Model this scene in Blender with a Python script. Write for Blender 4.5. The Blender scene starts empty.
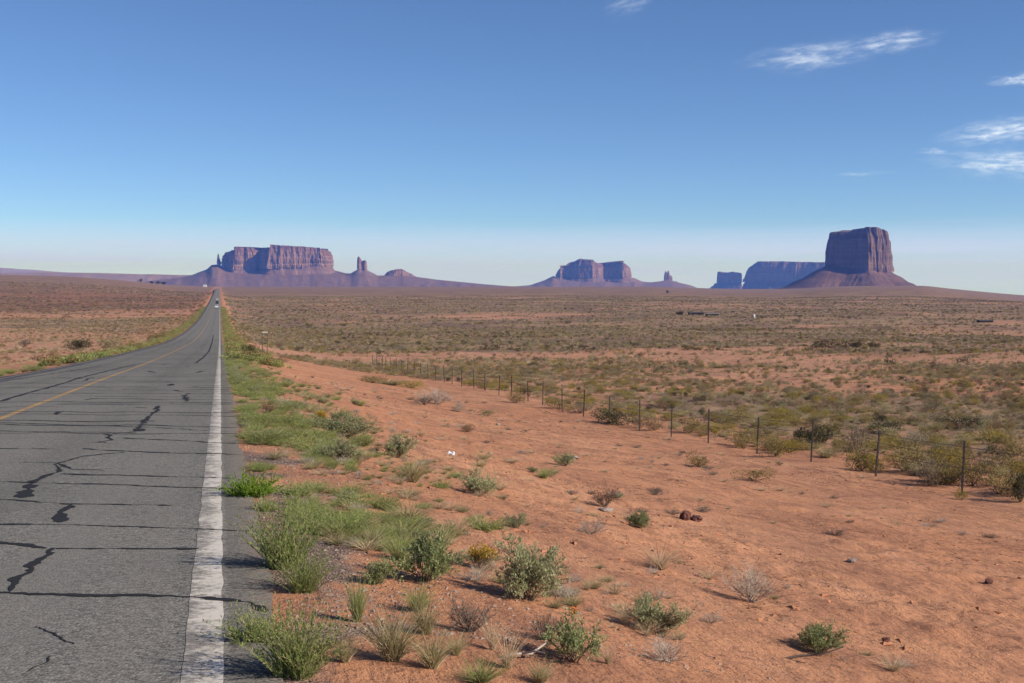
import bpy, math, random
import numpy as np
from mathutils import Vector, Matrix

# ------------------------------------------------------------------ camera, sky, sun, exposure
scene = bpy.context.scene
COL = scene.collection
R = math.radians
F_PX, HORIZON, CAM_Z = 1250.0, 282.0, 1.35
PITCH = math.atan((341.5 - HORIZON) / F_PX)
SUN_EL, SUN_AZ = R(29.0), R(111.0)          # azimuth clockwise from +Y (the way the camera looks)
SUN_STRENGTH, SKY_STRENGTH, EXPOSURE = 4.1, 0.086, 0.60

cam_data = bpy.data.cameras.new("camera")
cam = bpy.data.objects.new("camera", cam_data)
COL.objects.link(cam)
cam.location = (0, 0, CAM_Z)
cam.rotation_euler = (R(90) - PITCH, 0, 0)
cam_data.sensor_width = 36.0
cam_data.lens = F_PX / 1024 * 36.0
cam_data.clip_start, cam_data.clip_end = 0.1, 120000
scene.camera = cam

scene.view_settings.view_transform = 'Standard'
scene.view_settings.look = 'None'
scene.view_settings.exposure = EXPOSURE
scene.view_settings.gamma = 1.0
scene.render.engine = 'CYCLES'
cy = scene.cycles
cy.max_bounces, cy.diffuse_bounces, cy.transparent_max_bounces, cy.volume_bounces = 5, 3, 6, 0
cy.use_denoising = True
cy.caustics_reflective = cy.caustics_refractive = False

class NT:
    """small helper around a node tree"""
    def __init__(s, tree): s.t = tree; s.n = tree.nodes; s.l = tree.links
    def node(s, typ, **kw):
        n = s.n.new(typ)
        for k, v in kw.items(): setattr(n, k, v)
        return n
    def set(s, inp, v):
        if isinstance(v, bpy.types.NodeSocket): s.l.new(v, inp)
        elif isinstance(v, (tuple, list)):
            v = tuple(v)
            if inp.type == 'RGBA' and len(v) == 3: v = v + (1.0,)
            inp.default_value = v
        else: inp.default_value = v
    def math(s, op, a, b=None, c=None, clamp=False):
        n = s.node('ShaderNodeMath', operation=op, use_clamp=clamp)
        s.set(n.inputs[0], a)
        if b is not None: s.set(n.inputs[1], b)
        if c is not None: s.set(n.inputs[2], c)
        return n.outputs[0]
    def mix(s, fac, a, b, blend='MIX'):
        n = s.node('ShaderNodeMix', data_type='RGBA', blend_type=blend)
        s.set(n.inputs[0], fac); s.set(n.inputs[6], a); s.set(n.inputs[7], b)
        return n.outputs[2]
    def ramp(s, v, lo, hi):
        n = s.node('ShaderNodeMapRange', interpolation_type='SMOOTHSTEP')
        s.set(n.inputs[0], v); s.set(n.inputs[1], lo); s.set(n.inputs[2], hi)
        return n.outputs[0]
    def noise(s, vec, scale, detail=4, rough=0.55, dist=0.0, dim='3D'):
        n = s.node('ShaderNodeTexNoise', noise_dimensions=dim)
        if vec is not None: s.set(n.inputs['Vector'], vec)
        s.set(n.inputs['Scale'], scale); s.set(n.inputs['Detail'], detail)
        s.set(n.inputs['Roughness'], rough); s.set(n.inputs['Distortion'], dist)
        return n.outputs[0]
    def scale(s, vec, xyz):
        n = s.node('ShaderNodeVectorMath', operation='MULTIPLY')
        s.set(n.inputs[0], vec); s.set(n.inputs[1], xyz)
        return n.outputs[0]
    def combine(s, x, y, z=0.0):
        n = s.node('ShaderNodeCombineXYZ')
        s.set(n.inputs[0], x); s.set(n.inputs[1], y); s.set(n.inputs[2], z)
        return n.outputs[0]

world = bpy.data.worlds.new("World")
scene.world = world
world.use_nodes = True
W = NT(world.node_tree)
W.n.clear()
sky = W.node('ShaderNodeTexSky', sky_type='NISHITA')
sky.sun_disc = False
sky.sun_elevation, sky.sun_rotation = SUN_EL, SUN_AZ
sky.altitude, sky.air_density, sky.dust_density, sky.ozone_density = 5000, 1.0, 0.0, 5.3
geo = W.node('ShaderNodeTexCoord')
sep = W.node('ShaderNodeSeparateXYZ')
W.l.new(geo.outputs['Generated'], sep.inputs[0])
az = W.math('ARCTAN2', sep.outputs[0], sep.outputs[1])
el = W.math('ARCSINE', sep.outputs[2])
def wisp(az0, el0, saz, sel, tilt, seed, lo, hi, stretch=5.0, freq=60.0):
    """thin ice cloud round one direction of the sky"""
    a = W.math('SUBTRACT', az, R(az0)); e = W.math('SUBTRACT', el, R(el0))
    e = W.math('SUBTRACT', e, W.math('MULTIPLY', a, tilt))
    q = W.math('ADD', W.math('POWER', W.math('ABSOLUTE', W.math('DIVIDE', a, R(saz))), 2.0),
               W.math('POWER', W.math('ABSOLUTE', W.math('DIVIDE', e, R(sel))), 2.0))
    g = W.math('EXPONENT', W.math('MULTIPLY', q, -1.0))
    v = W.combine(W.math('MULTIPLY', a, freq), W.math('MULTIPLY', e, freq * stretch), seed)
    n = W.noise(v, 1.0, 9, 0.66, 0.2)
    return W.ramp(W.math('MULTIPLY', g, W.math('ADD', 0.22, W.math('MULTIPLY', W.ramp(n, 0.30, 0.78), 0.78))), lo, hi)
def wmax(*xs):
    r = xs[0]
    for x in xs[1:]: r = W.math('MAXIMUM', r, x)
    return r
clouds = wmax(
    W.math('MULTIPLY', wisp(16.8, 10.3, 1.7, 0.42, 0.09, 1.3, 0.04, 1.10, 4.0, 60), 0.62),
    W.math('MULTIPLY', wisp(13.4, 9.85, 2.6, 0.60, 0.08, 4.7, 0.04, 1.15, 4.0, 50), 0.50),
    W.math('MULTIPLY', wisp(21.4, 6.4, 2.3, 0.52, 0.10, 8.1, 0.04, 1.05, 4.0, 60), 0.66),
    W.math('MULTIPLY', wisp(21.9, 5.0, 3.0, 0.58, -0.05, 2.9, 0.04, 1.05, 4.0, 60), 0.62),
    W.math('MULTIPLY', wisp(22.2, 8.5, 1.5, 0.30, 0.05, 6.4, 0.12, 0.85, 4.0, 60), 0.50),
    W.math('MULTIPLY', wisp(18.5, 5.6, 0.8, 0.18, -0.05, 9.2, 0.14, 0.9, 4.0, 60), 0.32),
    W.math('MULTIPLY', wisp(15.6, 4.75, 1.3, 0.12, 0.05, 5.2, 0.14, 0.95, 4.0, 60), 0.30),
    W.math('MULTIPLY', wisp(5.4, 12.6, 1.3, 0.9, 0.3, 7.7, 0.14, 1.1, 4.0, 60), 0.22))
# the veil of thin cloud that lies along the horizon
band_v = W.combine(W.math('MULTIPLY', az, 7.0), W.math('MULTIPLY', el, 95.0), 3.3)
band_n = W.noise(band_v, 1.0, 6, 0.58, 0.5)
band_w = W.math('ADD', el, W.math('MULTIPLY', W.math('SUBTRACT', band_n, 0.5), 0.030))
band = W.math('MULTIPLY', W.ramp(band_w, R(2.9), R(1.4)), W.ramp(el, R(-1.0), R(0.2)))
band = W.math('MULTIPLY', band, W.math('ADD', 0.42, W.math('MULTIPLY', W.ramp(band_n, 0.25, 0.75), 0.55), None, True))
air = W.mix(1.0, sky.outputs[0], (1.01, 1.00, 1.01), 'MULTIPLY')
c1 = W.mix(band, air, W.mix(W.ramp(el, R(0.0), R(1.8)), (4.2, 5.0, 12.6), (4.7, 5.5, 9.6)))
c2 = W.mix(clouds, c1, (9.8, 10.3, 11.0))
bg = W.node('ShaderNodeBackground')
W.l.new(c2, bg.inputs[0]); bg.inputs[1].default_value = SKY_STRENGTH
wo = W.node('ShaderNodeOutputWorld'); W.l.new(bg.outputs[0], wo.inputs[0])

sun_data = bpy.data.lights.new("sun", 'SUN')
sun_data.energy, sun_data.angle, sun_data.color = SUN_STRENGTH, R(0.53), (1.0, 0.93, 0.83)
sun = bpy.data.objects.new("sun", sun_data)
COL.objects.link(sun)
S = Vector((math.sin(SUN_AZ) * math.cos(SUN_EL), math.cos(SUN_AZ) * math.cos(SUN_EL), math.sin(SUN_EL)))
sun.rotation_euler = (-S).to_track_quat('-Z', 'Y').to_euler()
sun.location = S * 200

# ------------------------------------------------------------------ helpers
def tag(o, label=None, cat=None, group=None, kind=None):
    for k, v in (('label', label), ('category', cat), ('group', group), ('kind', kind)):
        if v: o[k] = v
    return o

def mesh_data(name, verts, faces, mats=(), midx=None, smooth=False, attrs=None):
    """faces: list of integer arrays (n,3) or (n,4)"""
    me = bpy.data.meshes.new(name)
    verts = np.asarray(verts, np.float32)
    if isinstance(faces, np.ndarray): faces = [faces]
    faces = [np.asarray(f, np.int32) for f in faces if len(f)]
    me.vertices.add(len(verts)); me.vertices.foreach_set('co', verts.ravel())
    loops = np.concatenate([f.ravel() for f in faces])
    tot = np.concatenate([np.full(len(f), f.shape[1], np.int32) for f in faces])
    start = np.concatenate([[0], np.cumsum(tot)[:-1]]).astype(np.int32)
    me.loops.add(len(loops)); me.loops.foreach_set('vertex_index', loops)
    me.polygons.add(len(tot)); me.polygons.foreach_set('loop_start', start)
    me.polygons.foreach_set('loop_total', tot)
    for m in mats: me.materials.append(m)
    if midx is not None: me.polygons.foreach_set('material_index', np.asarray(midx, np.int32))
    me.polygons.foreach_set('use_smooth', np.full(len(tot), bool(smooth)))
    for k, v in (attrs or {}).items():
        a = me.attributes.new(k, 'FLOAT_COLOR', 'POINT')
        a.data.foreach_set('color', np.asarray(v, np.float32).ravel())
    me.update(calc_edges=True)
    return me

def link(name, me, parent=None, loc=(0, 0, 0)):
    o = bpy.data.objects.new(name, me); COL.objects.link(o)
    o.location = loc
    if parent is not None: o.parent = parent
    return o

class MB:
    """collects pieces of one mesh"""
    def __init__(s): s.v = []; s.q = []; s.t = []; s.n = 0; s.qm = []; s.tm = []
    def add(s, v, q=None, t=None, m=0):
        v = np.asarray(v, float).reshape(-1, 3)
        if q is not None and len(q):
            q = np.asarray(q).reshape(-1, 4); s.q.append(q + s.n); s.qm.append(np.full(len(q), m))
        if t is not None and len(t):
            t = np.asarray(t).reshape(-1, 3); s.t.append(t + s.n); s.tm.append(np.full(len(t), m))
        s.v.append(v); s.n += len(v)
    def box(s, c, d, rz=0.0, m=0, taper=1.0):
        x, y, z = np.array(d) / 2.0
        v = np.array([(-x, -y, -z), (x, -y, -z), (x, y, -z), (-x, y, -z), (-x, -y, z), (x, -y, z), (x, y, z), (-x, y, z)])
        v[4:, :2] *= taper
        cz, sz = math.cos(rz), math.sin(rz)
        v[:, :2] = v[:, :2] @ np.array([[cz, sz], [-sz, cz]])
        s.add(v + np.array(c), [(0, 3, 2, 1), (4, 5, 6, 7), (0, 1, 5, 4), (1, 2, 6, 5), (2, 3, 7, 6), (3, 0, 4, 7)], m=m)
    def tube(s, pts, rad, k=6, m=0, cap=True):
        pts = np.asarray(pts, float); n = len(pts)
        rad = np.broadcast_to(np.asarray(rad, float), (n,))
        tan = np.gradient(pts, axis=0); tan /= np.linalg.norm(tan, axis=1)[:, None] + 1e-9
        ref = np.array([0, 0, 1.0]) if abs(tan[0, 2]) < 0.9 else np.array([1.0, 0, 0])
        a = np.cross(tan, ref); a /= np.linalg.norm(a, axis=1)[:, None] + 1e-9
        b = np.cross(tan, a)
        th = np.arange(k) * 2 * np.pi / k
        v = pts[:, None] + rad[:, None, None] * (a[:, None] * np.cos(th)[None, :, None] + b[:, None] * np.sin(th)[None, :, None])
        i = np.arange(n - 1)[:, None] * k; j = np.arange(k)[None]; j2 = (j + 1) % k
        q = np.stack([i + j, i + j2, i + k + j2, i + k + j], -1).reshape(-1, 4)
        vv = v.reshape(-1, 3)
        t = None
        if cap:
            vv = np.vstack([vv, pts[0], pts[-1]]); e0 = n * k
            t = [(e0, (x + 1) % k, x) for x in range(k)] + [(e0 + 1, (n - 1) * k + x, (n - 1) * k + (x + 1) % k) for x in range(k)]
        s.add(vv, q, t, m)
    def data(s, name, mats=(), smooth=False):
        fs, ms = [], []
        if s.q: fs.append(np.vstack(s.q)); ms += s.qm
        if s.t: fs.append(np.vstack(s.t)); ms += s.tm
        return mesh_data(name, np.vstack(s.v), fs, mats, np.concatenate(ms), smooth)
    def build(s, name, mats, parent=None, loc=(0, 0, 0), smooth=False):
        return link(name, s.data(name, mats if isinstance(mats, (list, tuple)) else [mats], smooth), parent, loc)

def _hash(ix, iy, seed):
    h = (ix.astype(np.int64) * 374761393 + iy.astype(np.int64) * 668265263 + seed * 974634777) & 0xffffffff
    h = ((h ^ (h >> 13)) * 1274126177) & 0xffffffff
    h = ((h ^ (h >> 15)) * 2246822519) & 0xffffffff
    return ((h ^ (h >> 16)) & 0xffffff) / float(0xffffff)
def vnoise(x, y, seed=0):
    x = np.asarray(x, float); y = np.asarray(y, float)
    ix, iy = np.floor(x), np.floor(y); fx, fy = x - ix, y - iy
    fx = fx * fx * fx * (fx * (fx * 6 - 15) + 10); fy = fy * fy * fy * (fy * (fy * 6 - 15) + 10)
    a, b = _hash(ix, iy, seed), _hash(ix + 1, iy, seed)
    c, d = _hash(ix, iy + 1, seed), _hash(ix + 1, iy + 1, seed)
    return (a + (b - a) * fx) * (1 - fy) + (c + (d - c) * fx) * fy - 0.5
def fbm(x, y, seed=0, oct=4, gain=0.5):
    r = 0.0; amp = 1.0
    for i in range(oct):
        r = r + amp * vnoise(x * 2.03 ** i + 17.1 * i, y * 2.03 ** i - 9.7 * i, seed + i * 31); amp *= gain
    return r
def sstep(x, a, b):
    t = np.clip((np.asarray(x, float) - a) / (b - a), 0, 1); return t * t * (3 - 2 * t)
def pchip(xs, ys):
    xs, ys = np.array(xs, float), np.array(ys, float)
    h = np.diff(xs); d = np.diff(ys) / h; m = np.zeros_like(ys); m[0], m[-1] = d[0], d[-1]
    for i in range(1, len(xs) - 1):
        if d[i - 1] * d[i] > 0:
            w1, w2 = 2 * h[i] + h[i - 1], h[i] + 2 * h[i - 1]
            m[i] = (w1 + w2) / (w1 / d[i - 1] + w2 / d[i])
    def f(x):
        x = np.asarray(x, float); xc = np.clip(x, xs[0], xs[-1])
        i = np.clip(np.searchsorted(xs, xc) - 1, 0, len(xs) - 2)
        t = (xc - xs[i]) / h[i]
        r = ((2 * t ** 3 - 3 * t ** 2 + 1) * ys[i] + (t ** 3 - 2 * t ** 2 + t) * h[i] * m[i]
             + (-2 * t ** 3 + 3 * t ** 2) * ys[i + 1] + (t ** 3 - t ** 2) * h[i] * m[i + 1])
        return r + np.where(x < xs[0], (x - xs[0]) * m[0], 0) + np.where(x > xs[-1], (x - xs[-1]) * m[-1], 0)
    return f

# ------------------------------------------------------------------ the lie of the land
PSI = math.atan(292.0 / F_PX)                     # the road runs off to the left of the view
UX, UY, VX, VY = -math.sin(PSI), math.cos(PSI), math.cos(PSI), math.sin(PSI)
def to_road(x, y): return x * UX + y * UY, x * VX + y * VY + 0.07
def from_road(s, o): return s * UX + (o - 0.07) * VX, s * UY + (o - 0.07) * VY
EDGE_R, EDGE_L, CENTRE = 0.32, -7.25, -3.5        # pavement edges and centre line, from the white edge line
_drop = pchip([0, 20, 43.5, 61.6, 85, 122, 182, 283, 452, 703, 1055, 1900, 3000],
              [0, .83, 1.79, 2.56, 3.48, 4.86, 6.9, 9.2, 11.4, 12.5, 12.75, 11.6, 11.6])
_emb_r = pchip([0.3, 0.6, 1.5, 3, 6, 10, 14, 18, 30, 60, 200, 4000], [-.052, -.075, -.2, -.55, -1.25, -1.95, -2.45, -2.7, -3.0, -3.3, -3.3, -3.3])
_emb_l = pchip([0, 0.5, 2, 7, 25, 200, 4000], [-.06, -.10, -.3, -.8, -1.0, -1.0, -1.0])
_crest = pchip([-900, -300, 0, 58, 117, 141, 187, 240, 350, 500, 640, 690, 740, 783, 825, 862, 918, 953, 1024, 1100, 1500],
               [270, 274, 276.5, 277.5, 280.4, 282.3, 286, 287, 287, 286.8, 286.8, 288, 289, 288.8, 287, 285.7, 285.5, 288.6, 294.5, 299, 305])
def road_z(s): return -_drop(np.minimum(s, 2600))
def crown(o): return -0.012 * np.abs(o - CENTRE)
def ground(x, y, detail=True):
    x = np.asarray(x, float); y = np.asarray(y, float)
    s, o = to_road(x, y); r = np.hypot(x, y) + 1e-6
    s = np.minimum(s, 2600)
    right = np.maximum(o, EDGE_R); left = np.maximum(EDGE_L - o, 0)
    z = road_z(s) + np.where(o > CENTRE, _emb_r(right), _emb_l(left))
    clear = np.maximum(np.maximum(o - EDGE_R, EDGE_L - o), 0)         # distance from the pavement
    z = z - np.minimum(r, 900) * 0.0004 * sstep(clear, 3, 0)
    z = z + fbm(x / 26, y / 26, 3, 3) * 0.7 * sstep(clear, 14, 60) + fbm(x / 110, y / 110, 4, 3) * 2.4 * sstep(clear, 60, 260)
    if detail:
        z = z + fbm(x / 2.6, y / 2.6, 5, 4) * 0.16 * sstep(clear, 1.0, 5) * (0.6 + 0.9 * sstep(o, 15, 24))
        rough = np.clip(0.35 + 1.9 * fbm(o / 2.0, s / 11, 8, 3), 0.12, 1.3)          # graded bands run along the road, trampled ones between
        z = z + fbm(x / 0.45, y / 0.45, 6, 3) * 0.050 * rough * sstep(clear, 0.05, 0.9)
        z = z + fbm(x / 0.16, y / 0.16, 7, 2) * 0.018 * rough * sstep(clear, 0.8, 2.5) * sstep(r, 40, 15)
    z = z - 0.28 * np.exp(-((s - 51) / 12) ** 2) * sstep(o, 7, 18)
    on = (o < EDGE_R - .12) & (o > EDGE_L + .12)
    z = np.where(on, road_z(s) + crown(np.clip(o, EDGE_L, EDGE_R)) - 0.07 - np.minimum(r, 900) * 0.0009, z)
    # the far plain and the swells that close the view
    px = 512 + F_PX * np.where(y > 1, x / np.maximum(y, 1), np.sign(x) * 9)
    px = np.clip(px, -900, 1500)
    dc = (_crest(px) - HORIZON) / F_PX * 4500 - CAM_Z
    dc = dc + fbm(x / 500, y / 500, 9, 3) * 2.0
    t = sstep(np.log(r), math.log(950), math.log(4500))
    z = z * (1 - t) - dc * t
    k = np.maximum(0.0045, (dc + CAM_Z) / 4500 * 1.02 + 0.0004)
    return z - np.maximum(r - 4500, 0) * k * sstep(r, 4500, 5200)

_f = np.array([0, math.cos(PITCH), -math.sin(PITCH)]); _u = np.array([0, math.sin(PITCH), math.cos(PITCH)])
def ray_to_ground(px, py, rmin=3.0):
    """where a line of sight meets the land"""
    d = _f * F_PX + np.array([1.0, 0, 0]) * (px - 512) - _u * (py - 341.5)
    d /= math.hypot(d[0], d[1])
    t = np.geomspace(rmin, 30000, 5000)
    g = CAM_Z + d[2] * t - ground(d[0] * t, d[1] * t)
    i = np.argmax(g < 0)
    if g[i] >= 0: i = len(t) - 1
    a, b = t[max(i - 1, 0)], t[i]
    tt = a + (b - a) * (g[i - 1] / (g[i - 1] - g[i] + 1e-9)) if i else a
    x, y = d[0] * tt, d[1] * tt
    return float(x), float(y), float(ground(x, y))
def ray_to_road(px, py):
    d = _f * F_PX + np.array([1.0, 0, 0]) * (px - 512) - _u * (py - 341.5)
    d /= math.hypot(d[0], d[1])
    t = np.geomspace(2.0, 3000, 9000)
    s, o = to_road(d[0] * t, d[1] * t)
    g = CAM_Z + d[2] * t - (road_z(s) + crown(np.clip(o, EDGE_L, EDGE_R)))
    i = max(int(np.argmax(g < 0)), 1)
    return float(s[i]), float(o[i])

# ------------------------------------------------------------------ materials
def new_mat(name):
    m = bpy.data.materials.new(name); m.use_nodes = True
    N = NT(m.node_tree); N.n.clear()
    N.out = N.node('ShaderNodeOutputMaterial')
    return m, N
def principled(N, col, rough=0.9, bump=None, bstr=0.5, bdist=0.02, spec=0.3, metal=0.0):
    p = N.node('ShaderNodeBsdfPrincipled')
    N.set(p.inputs['Base Color'], col); N.set(p.inputs['Roughness'], rough)
    p.inputs['Specular IOR Level'].default_value = spec; p.inputs['Metallic'].default_value = metal
    if bump is not None:
        b = N.node('ShaderNodeBump'); N.set(b.inputs['Height'], bump)
        b.inputs['Strength'].default_value = bstr; b.inputs['Distance'].default_value = bdist
        N.l.new(b.outputs[0], p.inputs['Normal'])
    N.l.new(p.outputs[0], N.out.inputs[0])
    return p
def plain(name, col, rough=0.8, spec=0.3, metal=0.0, vary=0.15, scale=8.0):
    m, N = new_mat(name)
    tc = N.node('ShaderNodeTexCoord').outputs['Object']
    n = N.noise(tc, scale, 5, 0.6)
    c = N.mix(n, tuple(x * (1 - vary) for x in col), tuple(min(1, x * (1 + vary)) for x in col))
    principled(N, c, rough, n, 0.2, 0.01, spec, metal)
    return m
def leafy(name, c1, c2, transl=0.25, obj=0.35, tip=None):
    """foliage: every leaf and every plant a little different"""
    m, N = new_mat(name)
    isl = N.node('ShaderNodeNewGeometry').outputs['Random Per Island']
    rnd = N.node('ShaderNodeObjectInfo').outputs['Random']
    c = N.mix(isl, c1, c2)
    v = N.math('ADD', 1 - obj / 2, N.math('MULTIPLY', rnd, obj))
    c = N.mix(1.0, c, N.combine(v, v, v), 'MULTIPLY')
    if tip is not None:
        c = N.mix(N.math('MULTIPLY', N.math('GREATER_THAN', isl, 1 - tip[0]), 0.9), c, tip[1])
    d = N.node('ShaderNodeBsdfDiffuse'); t = N.node('ShaderNodeBsdfTranslucent')
    N.l.new(c, d.inputs[0]); N.l.new(c, t.inputs[0])
    x = N.node('ShaderNodeMixShader'); x.inputs[0].default_value = transl
    N.l.new(d.outputs[0], x.inputs[1]); N.l.new(t.outputs[0], x.inputs[2]); N.l.new(x.outputs[0], N.out.inputs[0])
    return m

def ground_material():
    m, N = new_mat("red_sand")
    P = N.node('ShaderNodeNewGeometry').outputs['Position']
    at = N.node('ShaderNodeAttribute', attribute_name='cover')
    sp = N.node('ShaderNodeSeparateColor'); N.l.new(at.outputs['Color'], sp.inputs[0])
    gravel, veg, dark = sp.outputs[0], sp.outputs[1], sp.outputs[2]
    pale = at.outputs['Alpha']
    n1 = N.noise(P, 0.09, 5, 0.6); n2 = N.noise(P, 1.1, 6, 0.62); n3 = N.noise(P, 9.0, 5, 0.65); n4 = N.noise(P, 60.0, 3, 0.6)
    sand = N.mix(N.ramp(n1, 0.35, 0.65), (0.485, 0.219, 0.115), (0.55, 0.270, 0.150))
    n0 = N.noise(P, 0.30, 6, 0.65)
    rd = N.node('ShaderNodeMapping', vector_type='POINT'); N.l.new(P, rd.inputs['Vector']); rd.inputs['Rotation'].default_value = (0, 0, -PSI)
    run = N.noise(N.scale(rd.outputs[0], (2.1, 0.30, 1.0)), 1.0, 7, 0.66)        # wheel ruts and wash lines beside the road
    sand = N.mix(N.math('MULTIPLY', N.ramp(run, 0.50, 0.68), 0.60), sand, (0.315, 0.140, 0.080))
    sand = N.mix(N.math('MULTIPLY', N.ramp(run, 0.44, 0.30), 0.55), sand, (0.545, 0.285, 0.180))
    sand = N.mix(N.math('MULTIPLY', N.ramp(n0, 0.48, 0.66), 0.65), sand, (0.345, 0.158, 0.095))
    sand = N.mix(N.math('MULTIPLY', N.ramp(n2, 0.46, 0.70), 0.75), sand, (0.30, 0.135, 0.080))
    sand = N.mix(N.math('MULTIPLY', N.ramp(n3, 0.54, 0.70), 0.75), sand, (0.21, 0.095, 0.060))
    sand = N.mix(N.math('MULTIPLY', N.ramp(n4, 0.60, 0.75), 0.45), sand, (0.50, 0.27, 0.17))
    n5 = N.noise(N.scale(rd.outputs[0], (20.0, 13.0, 20.0)), 1.0, 6, 0.72)
    sand = N.mix(N.math('MULTIPLY', N.ramp(n5, 0.56, 0.68), 0.72), sand, (0.17, 0.075, 0.045))
    sand = N.mix(N.math('MULTIPLY', pale, 0.8), sand, (0.45, 0.26, 0.185))
    # matted dry growth between the shrubs
    mat = N.mix(N.ramp(N.noise(P, 0.5, 6, 0.7), 0.3, 0.7), (0.235, 0.142, 0.085), (0.315, 0.222, 0.138))
    mat = N.mix(N.ramp(N.noise(P, 0.035, 5, 0.6), 0.4, 0.62), mat, (0.165, 0.108, 0.080))
    vf = N.ramp(N.math('ADD', veg, N.math('MULTIPLY', N.math('SUBTRACT', n2, 0.5), 1.2)), 0.25, 0.85)
    c = N.mix(N.math('MULTIPLY', vf, 0.9), sand, mat)
    c = N.mix(N.math('MULTIPLY', dark, N.math('ADD', -0.15, N.math('MULTIPLY', N.noise(N.scale(P, (0.012, 0.05, 0.05)), 1.0, 8, 0.75), 1.9), None, True)), c, (0.12, 0.050, 0.032))
    # roadside chippings
    vo = N.node('ShaderNodeTexVoronoi'); N.l.new(P, vo.inputs['Vector']); vo.inputs['Scale'].default_value = 55.0
    gr = N.mix(N.ramp(vo.outputs['Distance'], 0.1, 0.6), (0.34, 0.245, 0.195), (0.19, 0.118, 0.090))
    hs = N.node('ShaderNodeHueSaturation'); N.l.new(gr, hs.inputs['Color']); hs.inputs['Saturation'].default_value = 0.9
    vs = N.node('ShaderNodeSeparateColor'); N.l.new(vo.outputs['Color'], vs.inputs[0])
    N.l.new(N.math('ADD', 0.55, N.math('MULTIPLY', vs.outputs[0], 0.9)), hs.inputs['Value'])
    gf = N.ramp(N.math('ADD', gravel, N.math('MULTIPLY', N.math('SUBTRACT', n2, 0.5), 1.6)), 0.45, 0.75)
    c = N.mix(gf, c, hs.outputs[0])
    h = N.math('ADD', N.math('MULTIPLY', n3, 0.45), N.math('ADD', N.math('MULTIPLY', n2, 0.7), N.math('ADD', N.math('MULTIPLY', n4, 0.12), N.math('ADD', N.math('MULTIPLY', n5, -0.35), N.math('MULTIPLY', run, 1.1)))))
    h = N.math('ADD', h, N.math('MULTIPLY', N.math('MULTIPLY', gf, vo.outputs['Distance']), -0.25))
    principled(N, c, 0.95, h, 0.85, 0.10, 0.15)
    return m

def asphalt_material():
    m, N = new_mat("worn_asphalt")
    P = N.node('ShaderNodeNewGeometry').outputs['Position']
    tc = N.node('ShaderNodeUVMap').outputs[0]            # u across the road, v along it, in metres
    su = N.node('ShaderNodeSeparateXYZ'); N.l.new(tc, su.inputs[0])
    vo = N.node('ShaderNodeTexVoronoi'); N.l.new(P, vo.inputs['Vector']); vo.inputs['Scale'].default_value = 62.0
    vs = N.node('ShaderNodeSeparateColor'); N.l.new(vo.outputs['Color'], vs.inputs[0])
    gr2 = N.noise(P, 34.0, 4, 0.75)
    n1 = N.noise(P, 0.35, 5, 0.6); n2 = N.noise(P, 6.0, 5, 0.65)
    along = N.noise(N.combine(N.math('MULTIPLY', su.outputs[0], 2.2), N.math('MULTIPLY', su.outputs[1], 0.05)), 1.0, 4, 0.6)
    stone = N.mix(vs.outputs[0], (0.05, 0.047, 0.043), (0.34, 0.315, 0.28))
    base = N.mix(0.20, stone, (0.165, 0.150, 0.134))
    base = N.mix(N.math('MULTIPLY', N.ramp(gr2, 0.50, 0.68), 0.75), base, (0.29, 0.268, 0.24))
    base = N.mix(N.math('MULTIPLY', N.ramp(gr2, 0.48, 0.34), 0.75), base, (0.062, 0.058, 0.055))
    fine = N.noise(P, 150.0, 2, 0.7)
    base = N.mix(N.math('MULTIPLY', N.ramp(fine, 0.54, 0.66), 0.55), base, (0.34, 0.315, 0.285))
    base = N.mix(N.math('MULTIPLY', N.ramp(fine, 0.46, 0.34), 0.55), base, (0.045, 0.042, 0.040))
    base = N.mix(N.math('MULTIPLY', N.ramp(n1, 0.42, 0.66), 0.35), base, (0.12, 0.113, 0.107))
    base = N.mix(N.math('MULTIPLY', N.ramp(along, 0.45, 0.70), 0.45), base, (0.21, 0.19, 0.168))
    base = N.mix(N.math('MULTIPLY', N.ramp(n2, 0.58, 0.74), 0.35), base, (0.085, 0.080, 0.078))
    def lane(c):
        d = N.math('ABSOLUTE', N.math('SUBTRACT', N.math('ABSOLUTE', N.math('SUBTRACT', su.outputs[0], c)), 0.84))
        return N.ramp(d, 0.42, 0.05)
    tyre = N.math('MAXIMUM', lane(-1.75), lane(-5.3))
    base = N.mix(N.math('MULTIPLY', N.math('MULTIPLY', tyre, N.math('ADD', 0.35, along)), 0.34), base, (0.205, 0.19, 0.172))
    mid = N.math('MAXIMUM', N.ramp(N.math('ABSOLUTE', N.math('SUBTRACT', su.outputs[0], -1.75)), 0.40, 0.0), N.ramp(N.math('ABSOLUTE', N.math('SUBTRACT', su.outputs[0], -5.3)), 0.40, 0.0))
    base = N.mix(N.math('MULTIPLY', N.math('MULTIPLY', mid, N.ramp(along, 0.3, 0.7)), 0.40), base, (0.095, 0.09, 0.086))
    # sand blown onto the ragged margins
    mar = N.math('MAXIMUM', N.ramp(su.outputs[0], 0.12, 0.36), N.ramp(su.outputs[0], -7.0, -7.3))
    base = N.mix(N.math('MULTIPLY', mar, N.ramp(n2, 0.40, 0.62)), base, (0.22, 0.15, 0.115))
    h = N.math('ADD', N.math('MULTIPLY', vo.outputs['Distance'], -0.6), N.math('MULTIPLY', n2, 0.5))
    base = N.mix(N.math('MULTIPLY', N.ramp(su.outputs[0], 0.06, 0.12), 0.5), base, (0.085, 0.075, 0.069))
    principled(N, base, 0.95, h, 0.75, 0.008, 0.08)
    return m
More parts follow.
